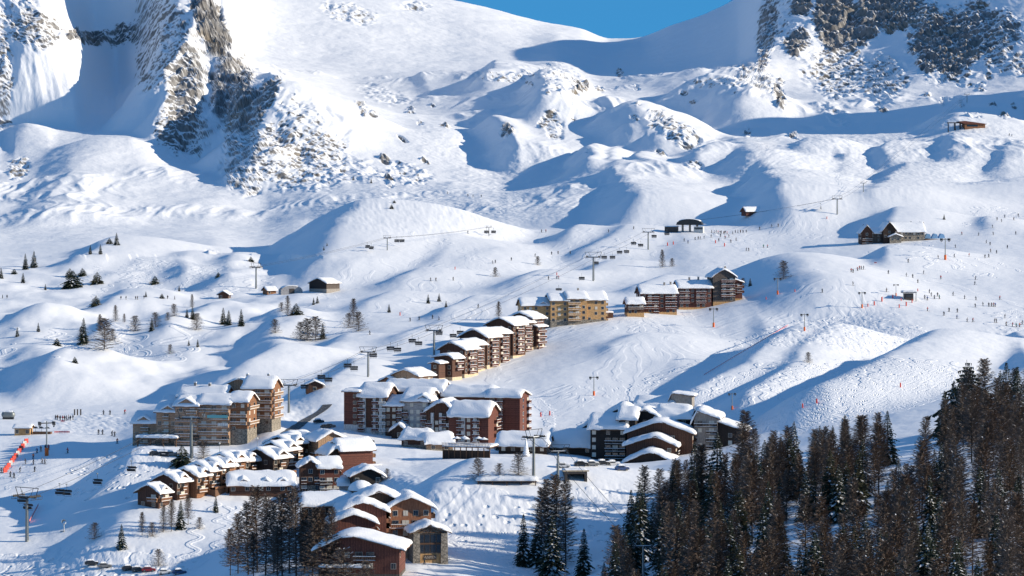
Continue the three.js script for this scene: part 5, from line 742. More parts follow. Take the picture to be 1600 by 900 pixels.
// ---- chairlifts -------------------------------------------------------------------
function makeTower(h) {
  const o = new THREE.Group(); o.userData = { base: 'lift_tower', category: 'lift tower' };
  part('pole', tube([0, -3, 0], [0, h - 0.5, 0], 0.62, 0.42, 12), mats.steel, o);
  part('crossarm', merge([box(-4.2, 4.2, h - 0.9, h - 0.4, -0.25, 0.25), tube([-4, h - 0.5, 0], [-5.2, h + 2.4, 0], 0.12), tube([4, h - 0.5, 0], [5.2, h + 2.4, 0], 0.12), box(-5.2, 5.2, h + 2.3, h + 2.5, -0.12, 0.12), tube([-1.6, h - 0.4, 0], [-3, h + 2.35, 0], 0.08), tube([1.6, h - 0.4, 0], [3, h + 2.35, 0], 0.08)]), mats.darkSteel, o);
  for (const s of [-1, 1]) { const a = part('sheave_frame', box(s * 3.6 - 0.25, s * 3.6 + 0.25, h - 0.6, h - 0.2, -2.6, 2.6), mats.darkSteel, o); const w = []; for (let k = -3; k <= 3; k++) { const c = new THREE.CylinderGeometry(0.28, 0.28, 0.16, 12); c.rotateZ(Math.PI / 2); c.translate(s * 3.6, h - 0.1, k * 0.75); w.push(c); } part('sheave', merge(w), mats.slate, a); part('catwalk', merge([box(s * 4.3 - 0.3, s * 4.3 + 0.3, h - 1.3, h - 1.2, -2.4, 2.4), box(s * 4.6 - 0.03, s * 4.6 + 0.03, h - 0.3, h - 0.22, -2.4, 2.4), ...[-2.3, -0.8, 0.8, 2.3].map((z) => box(s * 4.6 - 0.03, s * 4.6 + 0.03, h - 1.25, h - 0.25, z - 0.03, z + 0.03))]), mats.darkSteel, o); }
  part('ladder', merge([box(-0.75, -0.7, 0.5, h - 1, 0.1, 0.15), box(-0.75, -0.7, 0.5, h - 1, -0.3, -0.25), ...Array.from({ length: Math.floor(h / 0.6) }, (_, k) => box(-0.75, -0.7, 0.8 + k * 0.6, 0.84 + k * 0.6, -0.3, 0.15))]), mats.darkSteel, o);
  part('snow', box(-4, 4, h - 0.4, h - 0.15, -0.22, 0.22), mats.snow, o);
  return o;
}
const towerProto = makeTower(15);
function makeChair() {
  const o = new THREE.Group(); o.userData = { base: 'lift_chair', category: 'lift chair' };   // its origin is the grip on the cable
  part('hanger', merge([tube([0, 0, 0], [0, -1.2, 0.25], 0.06), tube([0, -1.2, 0.25], [0, -1.9, 0.1], 0.06), tube([-1.7, -1.95, 0], [1.7, -1.95, 0], 0.06), tube([-1.7, -1.95, 0], [-1.75, -3.3, 0.1], 0.05), tube([1.7, -1.95, 0], [1.75, -3.3, 0.1], 0.05)]), mats.darkSteel, o);
  part('grip', box(-0.12, 0.12, -0.1, 0.25, -0.4, 0.4), mats.steel, o);
  for (let k = 0; k < 6; k++) { const x = -1.6 + k * 0.53; part('seat', box(x, x + 0.47, -3.5, -3.3, -0.1, 0.55), mats.seat, o); part('backrest', box(x, x + 0.47, -3.3, -2.6, -0.2, -0.08), mats.seat, o); }
  part('footrest', merge([tube([-1.6, -2.6, 0.75], [1.6, -2.6, 0.75], 0.035), tube([-1.3, -2.6, 0.75], [-1.3, -4, 0.7], 0.03), tube([1.3, -2.6, 0.75], [1.3, -4, 0.7], 0.03), tube([-1.5, -4, 0.7], [1.5, -4, 0.7], 0.04)]), mats.darkSteel, o);
  const bub = new THREE.CylinderGeometry(1.0, 1.0, 3.4, 14, 1, true, 0.2, 1.5); bub.rotateZ(Math.PI / 2); bub.translate(0, -2.7, -0.2); part('canopy', bub, new THREE.MeshStandardMaterial({ color: lin(0.03, 0.035, 0.045), roughness: 0.25, side: THREE.DoubleSide }), o);
  return o;
}
const chairProto = makeChair();
function lift(where, group, towers, chairs, cableLabel) {   // towers: px, foot row, height in the picture; chairs: px, row of the seat, words
  const tops = towers.map(([px, row, hpx, words], i) => {
    const p = spot(px, row), h = hpx * -p.z / F, q = towers[i + 1] || towers[i - 1], b = spot(q[0], q[1]), yaw = Math.atan2(b.x - p.x, b.z - p.z);
    again(towerProto, p, yaw, words + ' of the chairlift ' + where, undefined, h / 17.4); return { px, p, top: p.y + h * 0.86, yaw, s: h / 17.4 };
  });
  for (let i = 0; i + 1 < tops.length; i++) { const a = tops[i], b = tops[i + 1]; for (const s of [-1, 1]) { const off = (t) => [t.p.x + s * 3.6 * t.s * Math.cos(a.yaw), t.top, t.p.z - s * 3.6 * t.s * Math.sin(a.yaw)], A = off(a), B = off(b), mid = [(A[0] + B[0]) / 2, (A[1] + B[1]) / 2 - 2.2, (A[2] + B[2]) / 2]; const m = new THREE.Mesh(new THREE.TubeGeometry(new THREE.QuadraticBezierCurve3(new THREE.Vector3(...A), new THREE.Vector3(...mid), new THREE.Vector3(...B)), 12, 0.06, 5), mats.darkSteel); m.name = numbered('lift_cable'); m.castShadow = true; tag(m, `${s < 0 ? 'left' : 'right'} steel cable between the ${towers[i][3]} and the ${towers[i + 1][3].replace(/^.*? (?=tower)/, 'next ')} ${where}`.split(' ').slice(0, 16).join(' '), 'cable', group + ' cables'); scene.add(m); } }
  chairs.forEach(([px, row, words], k) => {
    let i = 0; while (i < tops.length - 2 && px > tops[i + 1].px) i++; const a = tops[i], b = tops[i + 1], t = Math.max(-0.2, Math.min(1.2, (px - a.px) / (b.px - a.px))), D = -(a.p.z + (b.p.z - a.p.z) * t);
    again(chairProto, new THREE.Vector3((px - 800) / F * D, (HOR - row) / F * D + 3.4, -D), a.yaw + 0.25, words, group);
  });
}
lift('rising through the village', 'chairs of the village chairlift',
  [[42, 846, 84, 'lowest large tower'], [299, 716, 76, 'tower beside the pale wooden block'], [451, 645, 52, 'tower above the village road'], [575, 589, 47, 'tower right of the small roadside hut'], [678, 557, 49, 'tower left of the stepped brown block'], [927, 439, 45, 'tower above the yellow block'], [1013, 390, 33, 'highest tower before the station']],
  [[34, 784, 'left chair just below the lowest large tower top'], [43, 795, 'dark chair low on the lowest large tower'], [93, 772, 'left one of two chairs over the shaded bank'], [104, 773, 'right one of two chairs over the shaded bank'], [152, 756, 'dark chair over the middle of the shaded bank'], [205, 736, 'dark chair over the lit snow heaps'], [256, 713, 'dark chair over the parked cars by the pale block'], [304, 687, 'dark chair hanging in front of the pale wooden block'], [434, 630, 'dark chair left of the tower above the village road'], [476, 607, 'dark chair near the roadside hut'], [502, 592, 'left chair of the pair above the village road'], [513, 596, 'right chair of the pair above the village road'], [543, 574, 'left chair of the pair below the roadside tower'], [553, 578, 'right chair of the pair below the roadside tower'], [583, 558, 'chair just right of the roadside tower'], [610, 547, 'left chair of the pair halfway to the stepped block'], [621, 549, 'right chair of the pair halfway to the stepped block'], [644, 535, 'left chair of the pair below the stepped block tower'], [654, 539, 'right chair of the pair below the stepped block tower'], [686, 523, 'chair just right of the tower by the stepped block'], [708, 527, 'left chair of the pair above the stepped block'], [719, 522, 'right chair of the pair above the stepped block'], [873, 455, 'pale chair above the yellow block roof'], [909, 437, 'dark chair left of the tower above the yellow block'], [931, 413, 'chair beside the tower above the yellow block'], [944, 404, 'first chair right of the tower above the yellow block'], [957, 404, 'second chair right of the tower above the yellow block'], [968, 396, 'third chair right of the tower above the yellow block'], [979, 395, 'fourth chair right of the tower above the yellow block'], [990, 382, 'pale chair left of the highest tower'], [1001, 385, 'dark chair left of the highest tower'], [1022, 371, 'dark chair right of the highest tower'], [1042, 367, 'dark chair closest to the barrel roofed station']]);
lift('crossing the left snowfield', 'chairs of the left chairlift', [[400, 451, 40, 'dark tower beside the tiny hut'], [605, 391, 23, 'tower at the foot of the steep hill'], [764, 369, 17, 'small tower on the crest of the piste']], [[574, 387, 'left chair of the pair left of the hill foot tower'], [580, 389, 'right chair of the pair left of the hill foot tower'], [620, 378, 'left chair of the pair right of the hill foot tower'], [628, 378, 'right chair of the pair right of the hill foot tower'], [760, 364, 'chair beside the small crest tower'], [771, 364, 'chair just right of the small crest tower']]);
lift('to the right shoulder', 'chairs of the upper right chairlift', [[1080, 352, 8, 'low return tower on the station roof'], [1308, 335, 29, 'leaning tower on the upper piste'], [1349, 300, 17, 'double tower on the shaded edge'], [1511, 160, 15, 'highest tower on the shoulder skyline']], [[1171, 351, 'first chair right of the barrel roofed station'], [1197, 346, 'second chair right of the barrel roofed station'], [1282, 326, 'chair left of the leaning tower'], [1391, 309, 'left chair right of the leaning tower'], [1414, 308, 'right chair right of the leaning tower']]);
lift('down to the forest', 'chairs of the lower chairlift', [[834, 744, 73, 'tall tower behind the white cone'], [872, 757, 62, 'brown tower by the road underpass'], [1005, 905, 62, 'lowest tower among the forest trees']], []);
// drag lifts
const dragProto = (() => { const o = new THREE.Group(); o.userData = { base: 'drag_lift_tower', category: 'drag lift tower' }; part('pole', tube([0, -2, 0], [0, 7, 0], 0.18, 0.13, 8), mats.steel, o); part('arm', merge([box(-1.6, 1.6, 6.5, 6.7, -0.1, 0.1), ...[-1.5, 1.5].map((x) => box(x - 0.15, x + 0.15, 6.2, 6.9, -0.6, 0.6))]), mats.darkSteel, o); for (const x of [-1.5, 1.5]) { const c = new THREE.TorusGeometry(0.4, 0.08, 6, 12); c.rotateY(Math.PI / 2); c.translate(x, 6.2, 0); part('wheel', c, mats.darkSteel, o); } part('pad', tube([0, -0.5, 0], [0, 1.6, 0], 0.4, 0.4, 10), mats.orangePad, o); return o; })();
for (const [px, row, h, words] of [[928, 618, 30, 'drag lift tower with orange pad on the wide lower piste'], [1115, 511, 30, 'drag lift tower with red pad below the high brown complex'], [1215, 460, 26, 'drag lift tower under the solitary bare tree'], [1257, 517, 27, 'drag lift tower on the crest above the shaded gully'], [1347, 481, 25, 'drag lift tower left of the row of red pads'], [1400, 462, 18, 'drag lift tower beside the grey lift hut'], [1477, 406, 34, 'tall drag lift tower on the piste below the restaurant'], [73, 712, 54, 'drag lift tower by the red fence at the far left'], [1144, 640, 26, 'drag lift tower beside the shaded gully near the forest']]) { const p = spot(px, row); again(dragProto, p, 0.5, words, undefined, h * -p.z / F / 7); }
// ---- people -----------------------------------------------------------------------
function bodyGeo(pose, jacket, trousers, hat) {
  const S = pose === 'ski' ? [[0, 0.92, -0.1, 0.15, 0, 1.3, 0.08, 0.17], [0, 1.3, 0.08, 0.17, 0, 1.5, 0.13, 0.06], [0, 1.61, 0.17, 0.115, 0, 1.66, 0.16, 0.12]] : [[0, 0.95, 0, 0.15, 0, 1.34, 0, 0.18], [0, 1.36, 0, 0.14, 0, 1.54, 0.01, 0.06], [0, 1.65, 0.03, 0.11, 0, 1.7, 0.02, 0.115]];
  for (const s of [-1, 1]) {
    if (pose === 'ski') S.push([s * 0.11, 0.9, -0.1, 0.12, s * 0.15, 0.5, 0.12, 0.085], [s * 0.15, 0.5, 0.12, 0.085, s * 0.15, 0.14, -0.04, 0.07], [s * 0.15, 0.1, -0.06, 0.08, s * 0.15, 0.07, 0.16, 0.06], [s * 0.2, 1.38, 0.08, 0.085, s * 0.34, 1.12, 0.08, 0.065], [s * 0.34, 1.12, 0.08, 0.062, s * 0.31, 1.04, 0.36, 0.05], [s * 0.31, 1.04, 0.36, 0.055, s * 0.3, 1.03, 0.44, 0.05]);
    else S.push([s * 0.11, 0.92, 0, 0.12, s * 0.12, 0.5, s * 0.1 + 0.04, 0.085], [s * 0.12, 0.5, s * 0.1 + 0.04, 0.085, s * 0.12, 0.12, s * 0.16 - 0.04, 0.068], [s * 0.12, 0.1, s * 0.16 - 0.06, 0.08, s * 0.12, 0.07, s * 0.16 + 0.14, 0.06], [s * 0.21, 1.42, 0, 0.085, s * 0.3, 1.12, -s * 0.06, 0.065], [s * 0.3, 1.12, -s * 0.06, 0.062, s * 0.29, 0.88, 0.08 - s * 0.06, 0.05], [s * 0.29, 0.88, 0.08 - s * 0.06, 0.055, s * 0.28, 0.8, 0.12 - s * 0.06, 0.05]);
  }
  const n = 46, mc = new MarchingCubes(n, mats.snow, false, false, 12000), half = n / 2; mc.isolation = 0;
  for (let k = 0; k < n; k++) for (let j = 0; j < n; j++) for (let i = 0; i < n; i++) {
    const x = (i - half) / half, y = (j - half) / half + 0.95, z = (k - half) / half; let acc = 0;
    for (const [ax, ay, az, ar, bx, by, bz, br] of S) { const ex = bx - ax, ey = by - ay, ez = bz - az, t = Math.min(1, Math.max(0, ((x - ax) * ex + (y - ay) * ey + (z - az) * ez) / (ex * ex + ey * ey + ez * ez))), d = Math.hypot(x - ax - ex * t, y - ay - ey * t, z - az - ez * t) - ar - (br - ar) * t; acc += Math.exp(-d * 34); }
    mc.field[i + j * n + k * n * n] = Math.log(acc + 1e-30) / 34;
  }
  mc.update();
  const c = mc.count, P = Array.from(mc.positionArray.slice(0, c * 3)), N = Array.from(mc.normalArray.slice(0, c * 3)), C = [];
  for (let i = 0; i < c; i++) { P[i * 3 + 1] += 0.95; const x = P[i * 3], y = P[i * 3 + 1], z = P[i * 3 + 2]; let q = jacket; if (y < 0.2) q = [0.03, 0.03, 0.035]; else if (y < 0.93 && Math.abs(x) < 0.26) q = trousers; if (Math.abs(x) > 0.24 && (pose === 'ski' ? z > 0.36 : y < 0.87)) q = [0.03, 0.03, 0.03]; if (y > 1.56) q = z > (pose === 'ski' ? 0.22 : 0.08) ? (y > 1.66 ? [0.02, 0.02, 0.02] : [0.45, 0.26, 0.19]) : hat; C.push(...q); }
  const g = new THREE.BufferGeometry(); g.setAttribute('position', new THREE.Float32BufferAttribute(P, 3)); g.setAttribute('normal', new THREE.Float32BufferAttribute(N, 3)); g.setAttribute('color', new THREE.Float32BufferAttribute(C, 3)); return g;
}
const clothMat = new THREE.MeshStandardMaterial({ vertexColors: true, roughness: 0.85 });
const skiGeo = (x, z = 0.1) => merge([box(x - 0.05, x + 0.05, 0, 0.03, z - 0.85, z + 0.75), (() => { const g = box(-0.05, 0.05, 0, 0.03, 0, 0.25); g.rotateX(-0.5); g.translate(x, 0, z + 0.73); return g; })()]);
const LOOKS = { dark: [[0.03, 0.035, 0.05], [0.02, 0.02, 0.022], [0.03, 0.03, 0.03]], red: [[0.5, 0.03, 0.03], [0.03, 0.03, 0.035], [0.04, 0.04, 0.04]], blue: [[0.04, 0.1, 0.3], [0.03, 0.03, 0.04], [0.5, 0.5, 0.5]], brown: [[0.12, 0.05, 0.03], [0.05, 0.045, 0.04], [0.02, 0.02, 0.02]], green: [[0.02, 0.25, 0.18], [0.03, 0.03, 0.03], [0.03, 0.03, 0.03]], orange: [[0.7, 0.16, 0.03], [0.04, 0.04, 0.05], [0.05, 0.05, 0.05]], grey: [[0.2, 0.2, 0.22], [0.06, 0.06, 0.07], [0.1, 0.1, 0.1]] };
const PEOPLE = {};
for (const pose of ['ski', 'walk']) for (const [name, q] of Object.entries(LOOKS)) {
  const o = new THREE.Group(); o.userData = { base: 'person', category: 'person' }; part('body', bodyGeo(pose, ...q), clothMat, o);
  if (pose === 'ski') for (const s of [-1, 1]) { part('ski', skiGeo(s * 0.15), mats.darkSteel, o); part('ski_pole', tube([s * 0.3, 1.1, 0.44], [s * 0.42, 0.15, -0.15], 0.012), mats.steel, o); }
  PEOPLE[pose + name] = o;
}
reseed(909);
function crowd(where, group, pose, ...list) {   // px, row of the feet, look
  const L = []; for (let i = 0; i < list.length; i += 3) L.push(list.slice(i, i + 3));
  const count = {}; L.slice().sort((a, b) => a[0] - b[0]).forEach((q) => { count[q[2]] = (count[q[2]] || 0) + 1; q.push(count[q[2]]); });
  for (const [px, row, look, k] of L) {
    const label = `${count[look] > 1 ? ord[k - 1] + ' ' : ''}${pose === 'ski' ? 'skier' : 'person'} in ${look}${count[look] > 1 ? ' from the left' : ''} ${where}`;
    const p = spot(px, row); again(PEOPLE[pose + look], p, rnd() * 6.28, label, group, 1.25);
  }
}
const d = 'dark', r = 'red', bl = 'blue', br = 'brown', gn = 'green', og = 'orange', gy = 'grey';
crowd('in the shade on the far left piste', 'skiers on the far left piste', 'ski', 58, 708, bl, 64, 705, d, 71, 703, d, 76, 703, r, 106, 708, r);
crowd('on the sunlit far left piste', 'skiers on the far left piste', 'ski', 52, 717, og, 52, 726, d, 40, 725, d, 66, 724, gy, 70, 725, gy, 31, 738, d, 54, 737, d, 16, 745, d, 22, 747, d, 2, 739, d, 6, 738, og);
crowd('in the shadow of the pale wooden block', 'skiers beside the pale block', 'ski', 154, 679, d, 160, 679, d, 175, 681, d, 179, 682, d, 183, 693, r);
crowd('waiting on the left snow heap', 'people on the left snow heap', 'walk', 87, 656, d, 90, 656, br, 94, 657, d, 98, 657, r, 101, 657, d, 104, 657, d, 107, 656, gy, 110, 657, d, 114, 656, d);
crowd('on the track behind the snow heap', 'skiers behind the left snow heap', 'ski', 162, 648, d, 172, 648, d, 195, 647, r);
crowd('on the left snowfield path', 'walkers on the left snowfield path', 'walk', 4, 466, d, 11, 466, d, 189, 468, d, 197, 468, d, 212, 468, d, 215, 468, br, 225, 467, d, 262, 467, d, 273, 468, gy);
crowd('descending below the red piste marker', 'skiers left of the stepped block', 'ski', 641, 502, d, 655, 500, d, 676, 498, d, 686, 500, bl, 747, 481, d, 578, 523, d);
crowd('left of the yellow block', 'skiers on the middle piste', 'ski', 673, 439, d, 681, 439, br, 708, 438, d, 857, 437, d, 870, 436, d, 873, 436, r, 799, 407, d, 770, 412, gy, 774, 411, d);
crowd('on the piste edge under the bare bush', 'skiers on the middle piste', 'ski', 836, 401, d, 862, 398, d, 872, 397, br, 891, 397, d);
crowd('on the upper middle piste', 'skiers on the upper middle piste', 'ski', 951, 363, d, 990, 358, d, 731, 365, gy, 846, 363, d, 853, 363, r);
crowd('on the ridge below the snow hills', 'skiers on the ridge', 'ski', 731, 307, d, 739, 308, d, 752, 308, d, 699, 303, gy);
crowd('in front of the barrel roofed station', 'skiers by the barrel roofed station', 'ski', 1086, 375, d, 1091, 374, d, 1094, 374, br, 1100, 373, d, 1111, 371, d, 1069, 377, d, 1075, 380, bl, 1123, 377, d, 1126, 370, d, 1133, 373, r, 1139, 371, d, 1142, 379, br, 1150, 376, gy);
crowd('queueing behind the barrel roofed station', 'people queueing by the station', 'walk', 1112, 364, d, 1116, 364, bl, 1119, 364, d, 1122, 365, r, 1125, 365, d, 1127, 365, d, 1131, 366, br, 1133, 365, d, 1136, 366, r, 1145, 366, d, 1149, 364, gy, 1153, 364, d, 1157, 364, br, 1161, 364, d, 1166, 364, d);
crowd('on the piste right of the station', 'skiers right of the station', 'ski', 1187, 359, d, 1206, 355, d, 1216, 354, br, 1193, 387, gn, 1199, 387, r, 1166, 392, d, 1170, 392, br);
crowd('high on the piste right of the restaurant', 'skiers above the restaurant piste', 'ski', 1558, 344, d, 1570, 340, gy, 1591, 338, d, 1584, 344, br, 1565, 347, d, 1551, 356, d, 1552, 367, d, 1529, 368, gy, 1587, 366, d, 1503, 367, r);
crowd('on the wide piste below the restaurant', 'skiers on the wide right piste', 'ski', 1493, 387, d, 1541, 380, gy, 1547, 383, d, 1574, 388, d, 1548, 394, br, 1557, 396, d, 1539, 403, d, 1545, 402, d, 1491, 402, gy, 1514, 401, r, 1466, 404, br, 1419, 410, d);
crowd('in the ski class group at the piste edge', 'ski class at the piste edge', 'ski', 1330, 425, r, 1333, 426, d, 1340, 423, r, 1343, 421, r, 1346, 421, d, 1349, 421, d);
crowd('on the piste above the lift hut', 'skiers on the wide right piste', 'ski', 1388, 428, d, 1416, 432, gy, 1426, 434, d, 1443, 428, gy, 1434, 442, d, 1470, 436, r, 1524, 437, gy, 1523, 445, d, 1333, 446, d, 1385, 456, br, 1285, 457, d);
crowd('in the loose cluster right of the lift hut', 'skiers right of the lift hut', 'ski', 1452, 458, d, 1455, 463, d, 1445, 467, d, 1449, 469, bl, 1460, 467, gy, 1465, 463, d, 1468, 467, gn, 1489, 462, d, 1507, 467, gy, 1525, 469, d);
crowd('above the tracked slope', 'skiers above the tracked slope', 'ski', 1449, 486, r, 1483, 487, d, 1496, 488, d, 1475, 493, d, 1495, 498, bl, 1511, 503, gy, 1520, 503, r, 1524, 480, d);
crowd('by the snow bank at the right edge', 'skiers at the right edge', 'ski', 1536, 478, d, 1545, 479, d, 1549, 479, br, 1552, 479, r, 1555, 479, bl, 1562, 468, r, 1554, 504, d, 1557, 504, d);
crowd('lowest at the right edge of the picture', 'skiers at the right edge', 'ski', 1570, 497, d, 1572, 509, br, 1582, 510, r, 1588, 511, gn, 1593, 511, og, 1597, 507, d);
crowd('alone on the piste right of the red block', 'skier beside the red block', 'ski', 938, 652, d);
crowd('below the orange red top station', 'skiers by the top station', 'ski', 1577, 212, d, 1581, 213, bl);
crowd('beside the name board building', 'person by the name board', 'walk', 663, 882, d);
// ---- cars --------------------------------------------------------------------------
const carProto = (() => {
  const o = new THREE.Group(); o.userData = { base: 'parked_car', category: 'car' };
  const side = (pts) => { const s = new THREE.Shape(pts.map((q) => new THREE.Vector2(...q))); const g = new THREE.ExtrudeGeometry(s, { depth: 1.5, bevelEnabled: true, bevelSize: 0.1, bevelThickness: 0.12, bevelSegments: 2 }); g.translate(0, 0, -0.75); return g; };
  part('body', side([[-2.05, 0.35], [2.05, 0.35], [2.1, 0.75], [1.95, 0.95], [0.95, 1.02], [0.35, 1.42], [-1.2, 1.46], [-1.85, 1.1], [-2.1, 0.95]]), mats.darkSteel, o);
  part('window', merge([box(-1.55, 0.55, 1.0, 1.36, -0.88, -0.86), box(-1.55, 0.55, 1.0, 1.36, 0.86, 0.88)]), mats.glass, o);
  const ws = (() => { const g = box(-0.02, 0.02, -0.28, 0.28, -0.65, 0.65); g.rotateZ(0.95); g.translate(0.78, 1.24, 0); return g; })(); part('windscreen', ws, mats.glass, o);
  for (const x of [-1.3, 1.3]) for (const z of [-0.78, 0.78]) { const c = new THREE.CylinderGeometry(0.34, 0.34, 0.24, 14); c.rotateX(Math.PI / 2); c.translate(x, 0.34, z); const w = part('wheel', c, mats.seat, o); const q = new THREE.CylinderGeometry(0.2, 0.2, 0.26, 10); q.rotateX(Math.PI / 2); q.translate(x, 0.34, z); part('rim', q, mats.steel, w); }
  const cap = snowCap(1.0, 0.75, () => 0, 0.42); cap.rotateY(Math.PI / 2); cap.rotateY(Math.PI / 2); cap.translate(-0.4, 1.5, 0); part('roof_snow', cap, mats.snow, o);
  const bon = snowCap(0.5, 0.7, () => 0, 0.28); bon.translate(1.45, 1.02, 0); part('bonnet_snow', bon, mats.snow, o);
  return o;
})();
const paint = (r0, g0, b0) => new THREE.MeshPhysicalMaterial({ color: lin(r0, g0, b0), roughness: 0.4, clearcoat: 0.7 });
const PAINT = { black: paint(0.015, 0.016, 0.018), red: paint(0.22, 0.015, 0.02), grey: paint(0.14, 0.145, 0.15), white: paint(0.6, 0.6, 0.6), blue: paint(0.03, 0.06, 0.16) };
for (const [px, row, colour, yaw, words, from] of [[143, 883, 'black', 0.2, 'on the lower road, leftmost of the parked row'], [163, 887, 'grey', 0.3, 'on the lower road right of the leftmost black car'], [201, 891, 'black', 0.3, 'on the lower road left of the red car'], [216, 893, 'black', 0.25, 'on the lower road directly beside the red car'], [232, 893, 'red', 0.2, 'on the lower road, the only red one there'], [257, 897, 'white', 0.3, 'on the lower road right of the red car'], [280, 897, 'blue', 0.3, 'at the right end of the lower road'],
  [498, 661, 'black', 0.6, 'under heaped snow in the village car park, upper left'], [509, 669, 'black', 0.2, 'at the car park above the tan chalet, beside the road'], [516, 668, 'grey', 0.2, 'at the car park above the tan chalet, right one'], [548, 690, 'black', 0.1, 'below the red block end wall, left of three'], [562, 691, 'grey', 0.1, 'below the red block end wall, middle of three'], [576, 692, 'black', 0.1, 'below the red block end wall, right of three'],
  [880, 731, 'white', 0.1, 'in the shaded car park by the underpass, far left'], [908, 728, 'black', 0.2, 'in the shaded car park behind the underpass'], [925, 728, 'grey', 0.4, 'in the shaded car park right of the underpass'], [942, 727, 'black', 0.3, 'in the shaded car park, second right of the underpass'], [958, 728, 'white', 0.2, 'in the shaded car park, third right of the underpass'], [972, 735, 'blue', 0.3, 'in the shaded car park nearest the forest'], [768, 702, 'grey', 0.3, 'beside the snow covered terrace'], [782, 704, 'black', 0.2, 'between the terrace and the white cone'], [243, 711, 'black', 0.1, 'in front of the pale block, left one'], [268, 712, 'grey', 0.1, 'in front of the pale block, right one']]) {
  const p = spot(px, row, from), c = again(carProto, p, yaw, `${colour} snow topped car parked ${words}`); c.children[0].material = PAINT[colour];
}
// ---- small things -------------------------------------------------------------------
{
  const a = new THREE.Vector3(), t = thing('safety_fence', 'red and white padded safety fence descending beside the far left drag lift', 'fence', spot(22, 715));
  for (let k = 0; k < 13; k++) { const f = k / 12, p = spot(8 + 33 * f, 738 - 46 * f); a.copy(p).sub(t.position); const g = part('pad', box(-0.9, 0.9, 0, 1.7, -0.2, 0.2), k % 4 === 3 ? mats.white : mats.pad, t); g.position.copy(a); g.rotation.y = 0.9; part('post', tube([0, -0.5, 0], [0, 2.2, 0], 0.06), mats.steel, t).position.copy(a).add(new THREE.Vector3(0.9, 0, -0.7)); }
}
function netFence(label, pts, h = 1.2) {
  const P = []; for (let i = 0; i + 1 < pts.length; i++) { const n = Math.ceil(Math.hypot(pts[i + 1][0] - pts[i][0], pts[i + 1][1] - pts[i][1]) / 4); for (let k = 0; k < n; k++) P.push(spot(pts[i][0] + (pts[i + 1][0] - pts[i][0]) * k / n, pts[i][1] + (pts[i + 1][1] - pts[i][1]) * k / n)); }
  const t = thing('net_fence', label, 'fence', P[0]); const v = [], post = [];
  for (let i = 0; i + 1 < P.length; i++) { const A = P[i].clone().sub(P[0]), B = P[i + 1].clone().sub(P[0]); v.push(A.x, A.y + 0.3, A.z, B.x, B.y + 0.3, B.z, B.x, B.y + h, B.z, A.x, A.y + 0.3, A.z, B.x, B.y + h, B.z, A.x, A.y + h, A.z); part('post', tube([A.x, A.y - 0.3, A.z], [A.x, A.y + h + 0.2, A.z], 0.035, 0.035, 5), mats.pad, t); }
  const g = new THREE.BufferGeometry(); g.setAttribute('position', new THREE.Float32BufferAttribute(v, 3)); g.computeVertexNormals(); part('net', g, mats.net, t);
}
netFence('thin pink safety net along the piste edge above the shaded gully', [[1100, 587], [1165, 548], [1235, 507]], 0.6);
netFence('short pink safety net at the far left below the lift tower', [[46, 818], [62, 788]]);
netFence('short red net on the snow heap by the waiting group', [[95, 660], [104, 660]], 0.9);
netFence('long red net beside the far left snack hut', [[85, 677], [113, 677]], 0.9);
netFence('small red net near the restaurant track', [[1366, 412], [1374, 412]], 1);
const markerProto = (() => { const o = new THREE.Group(); o.userData = { base: 'piste_marker', category: 'piste marker' }; part('pole', tube([0, -0.5, 0], [0, 2.4, 0], 0.05), mats.pad, o); part('pad', tube([0, 0, 0], [0, 2.1, 0], 0.34, 0.34, 10), mats.pad, o); return o; })();
for (const [px, row, s, words] of [[625, 493, 1.3, 'alone on the snow left of the stepped block'], [711, 421, 1.2, 'on the middle piste beside a hollow'], [1292, 342, 1.2, 'under the leaning lift tower'], [1276, 630, 1.2, 'dark topped, right of two above the forest'], [1254, 637, 1.1, 'left of two above the forest'], [1407, 605, 1.2, 'on the rim above the forest'], [845, 651, 1.3, 'left of two right of the red block'], [859, 649, 1.3, 'right of two right of the red block'], [1043, 384, 1.6, 'left of two below the barrel roofed station'], [1052, 382, 1.5, 'right of two below the barrel roofed station'], [1118, 380, 1.5, 'orange, left of two by the queueing skiers'], [1132, 385, 1.6, 'right of two by the queueing skiers'], [1356, 479, 1.1, 'first from the left in the row left of the lift hut'], [1366, 477, 1.5, 'second from the left in the row left of the lift hut'], [1378, 471, 1.7, 'third from the left in the row left of the lift hut'], [1395, 466, 1.3, 'fourth from the left in the row left of the lift hut'], [1405, 481, 1.3, 'left of two below the lift hut'], [1416, 478, 1.5, 'right of two below the lift hut'], [1425, 473, 1.2, 'right below the lift hut corner'], [1434, 455, 1, 'flag like, just right of the lift hut roof'], [1242, 456, 1, 'alone on the crest left of the wide piste'], [1197, 468, 1, 'on the crest under the solitary bare tree'], [1408, 470, 1, 'standing against the left side of the lift hut'], [870, 430, 1.2, 'beside skiers on the middle piste']]) again(markerProto, spot(px, row), 0, `red padded piste marker ${words}`, undefined, s * 0.66);
const lampProto = (() => { const o = new THREE.Group(); o.userData = { base: 'street_lamp', category: 'street lamp' }; part('pole', tube([0, -1, 0], [0, 4.6, 0], 0.09, 0.06, 8), mats.steel, o); const g = new THREE.SphereGeometry(0.34, 14, 10); g.translate(0, 4.8, 0); part('lamp_globe', g, mats.white, o); return o; })();
for (const [px, row, words] of [[343, 714, 'left of two above the ridge chalets'], [402, 705, 'right of two above the ridge chalets'], [553, 782, 'in front of the low white garage']]) again(lampProto, spot(px, row), 0, `white globe street lamp, ${words}`);
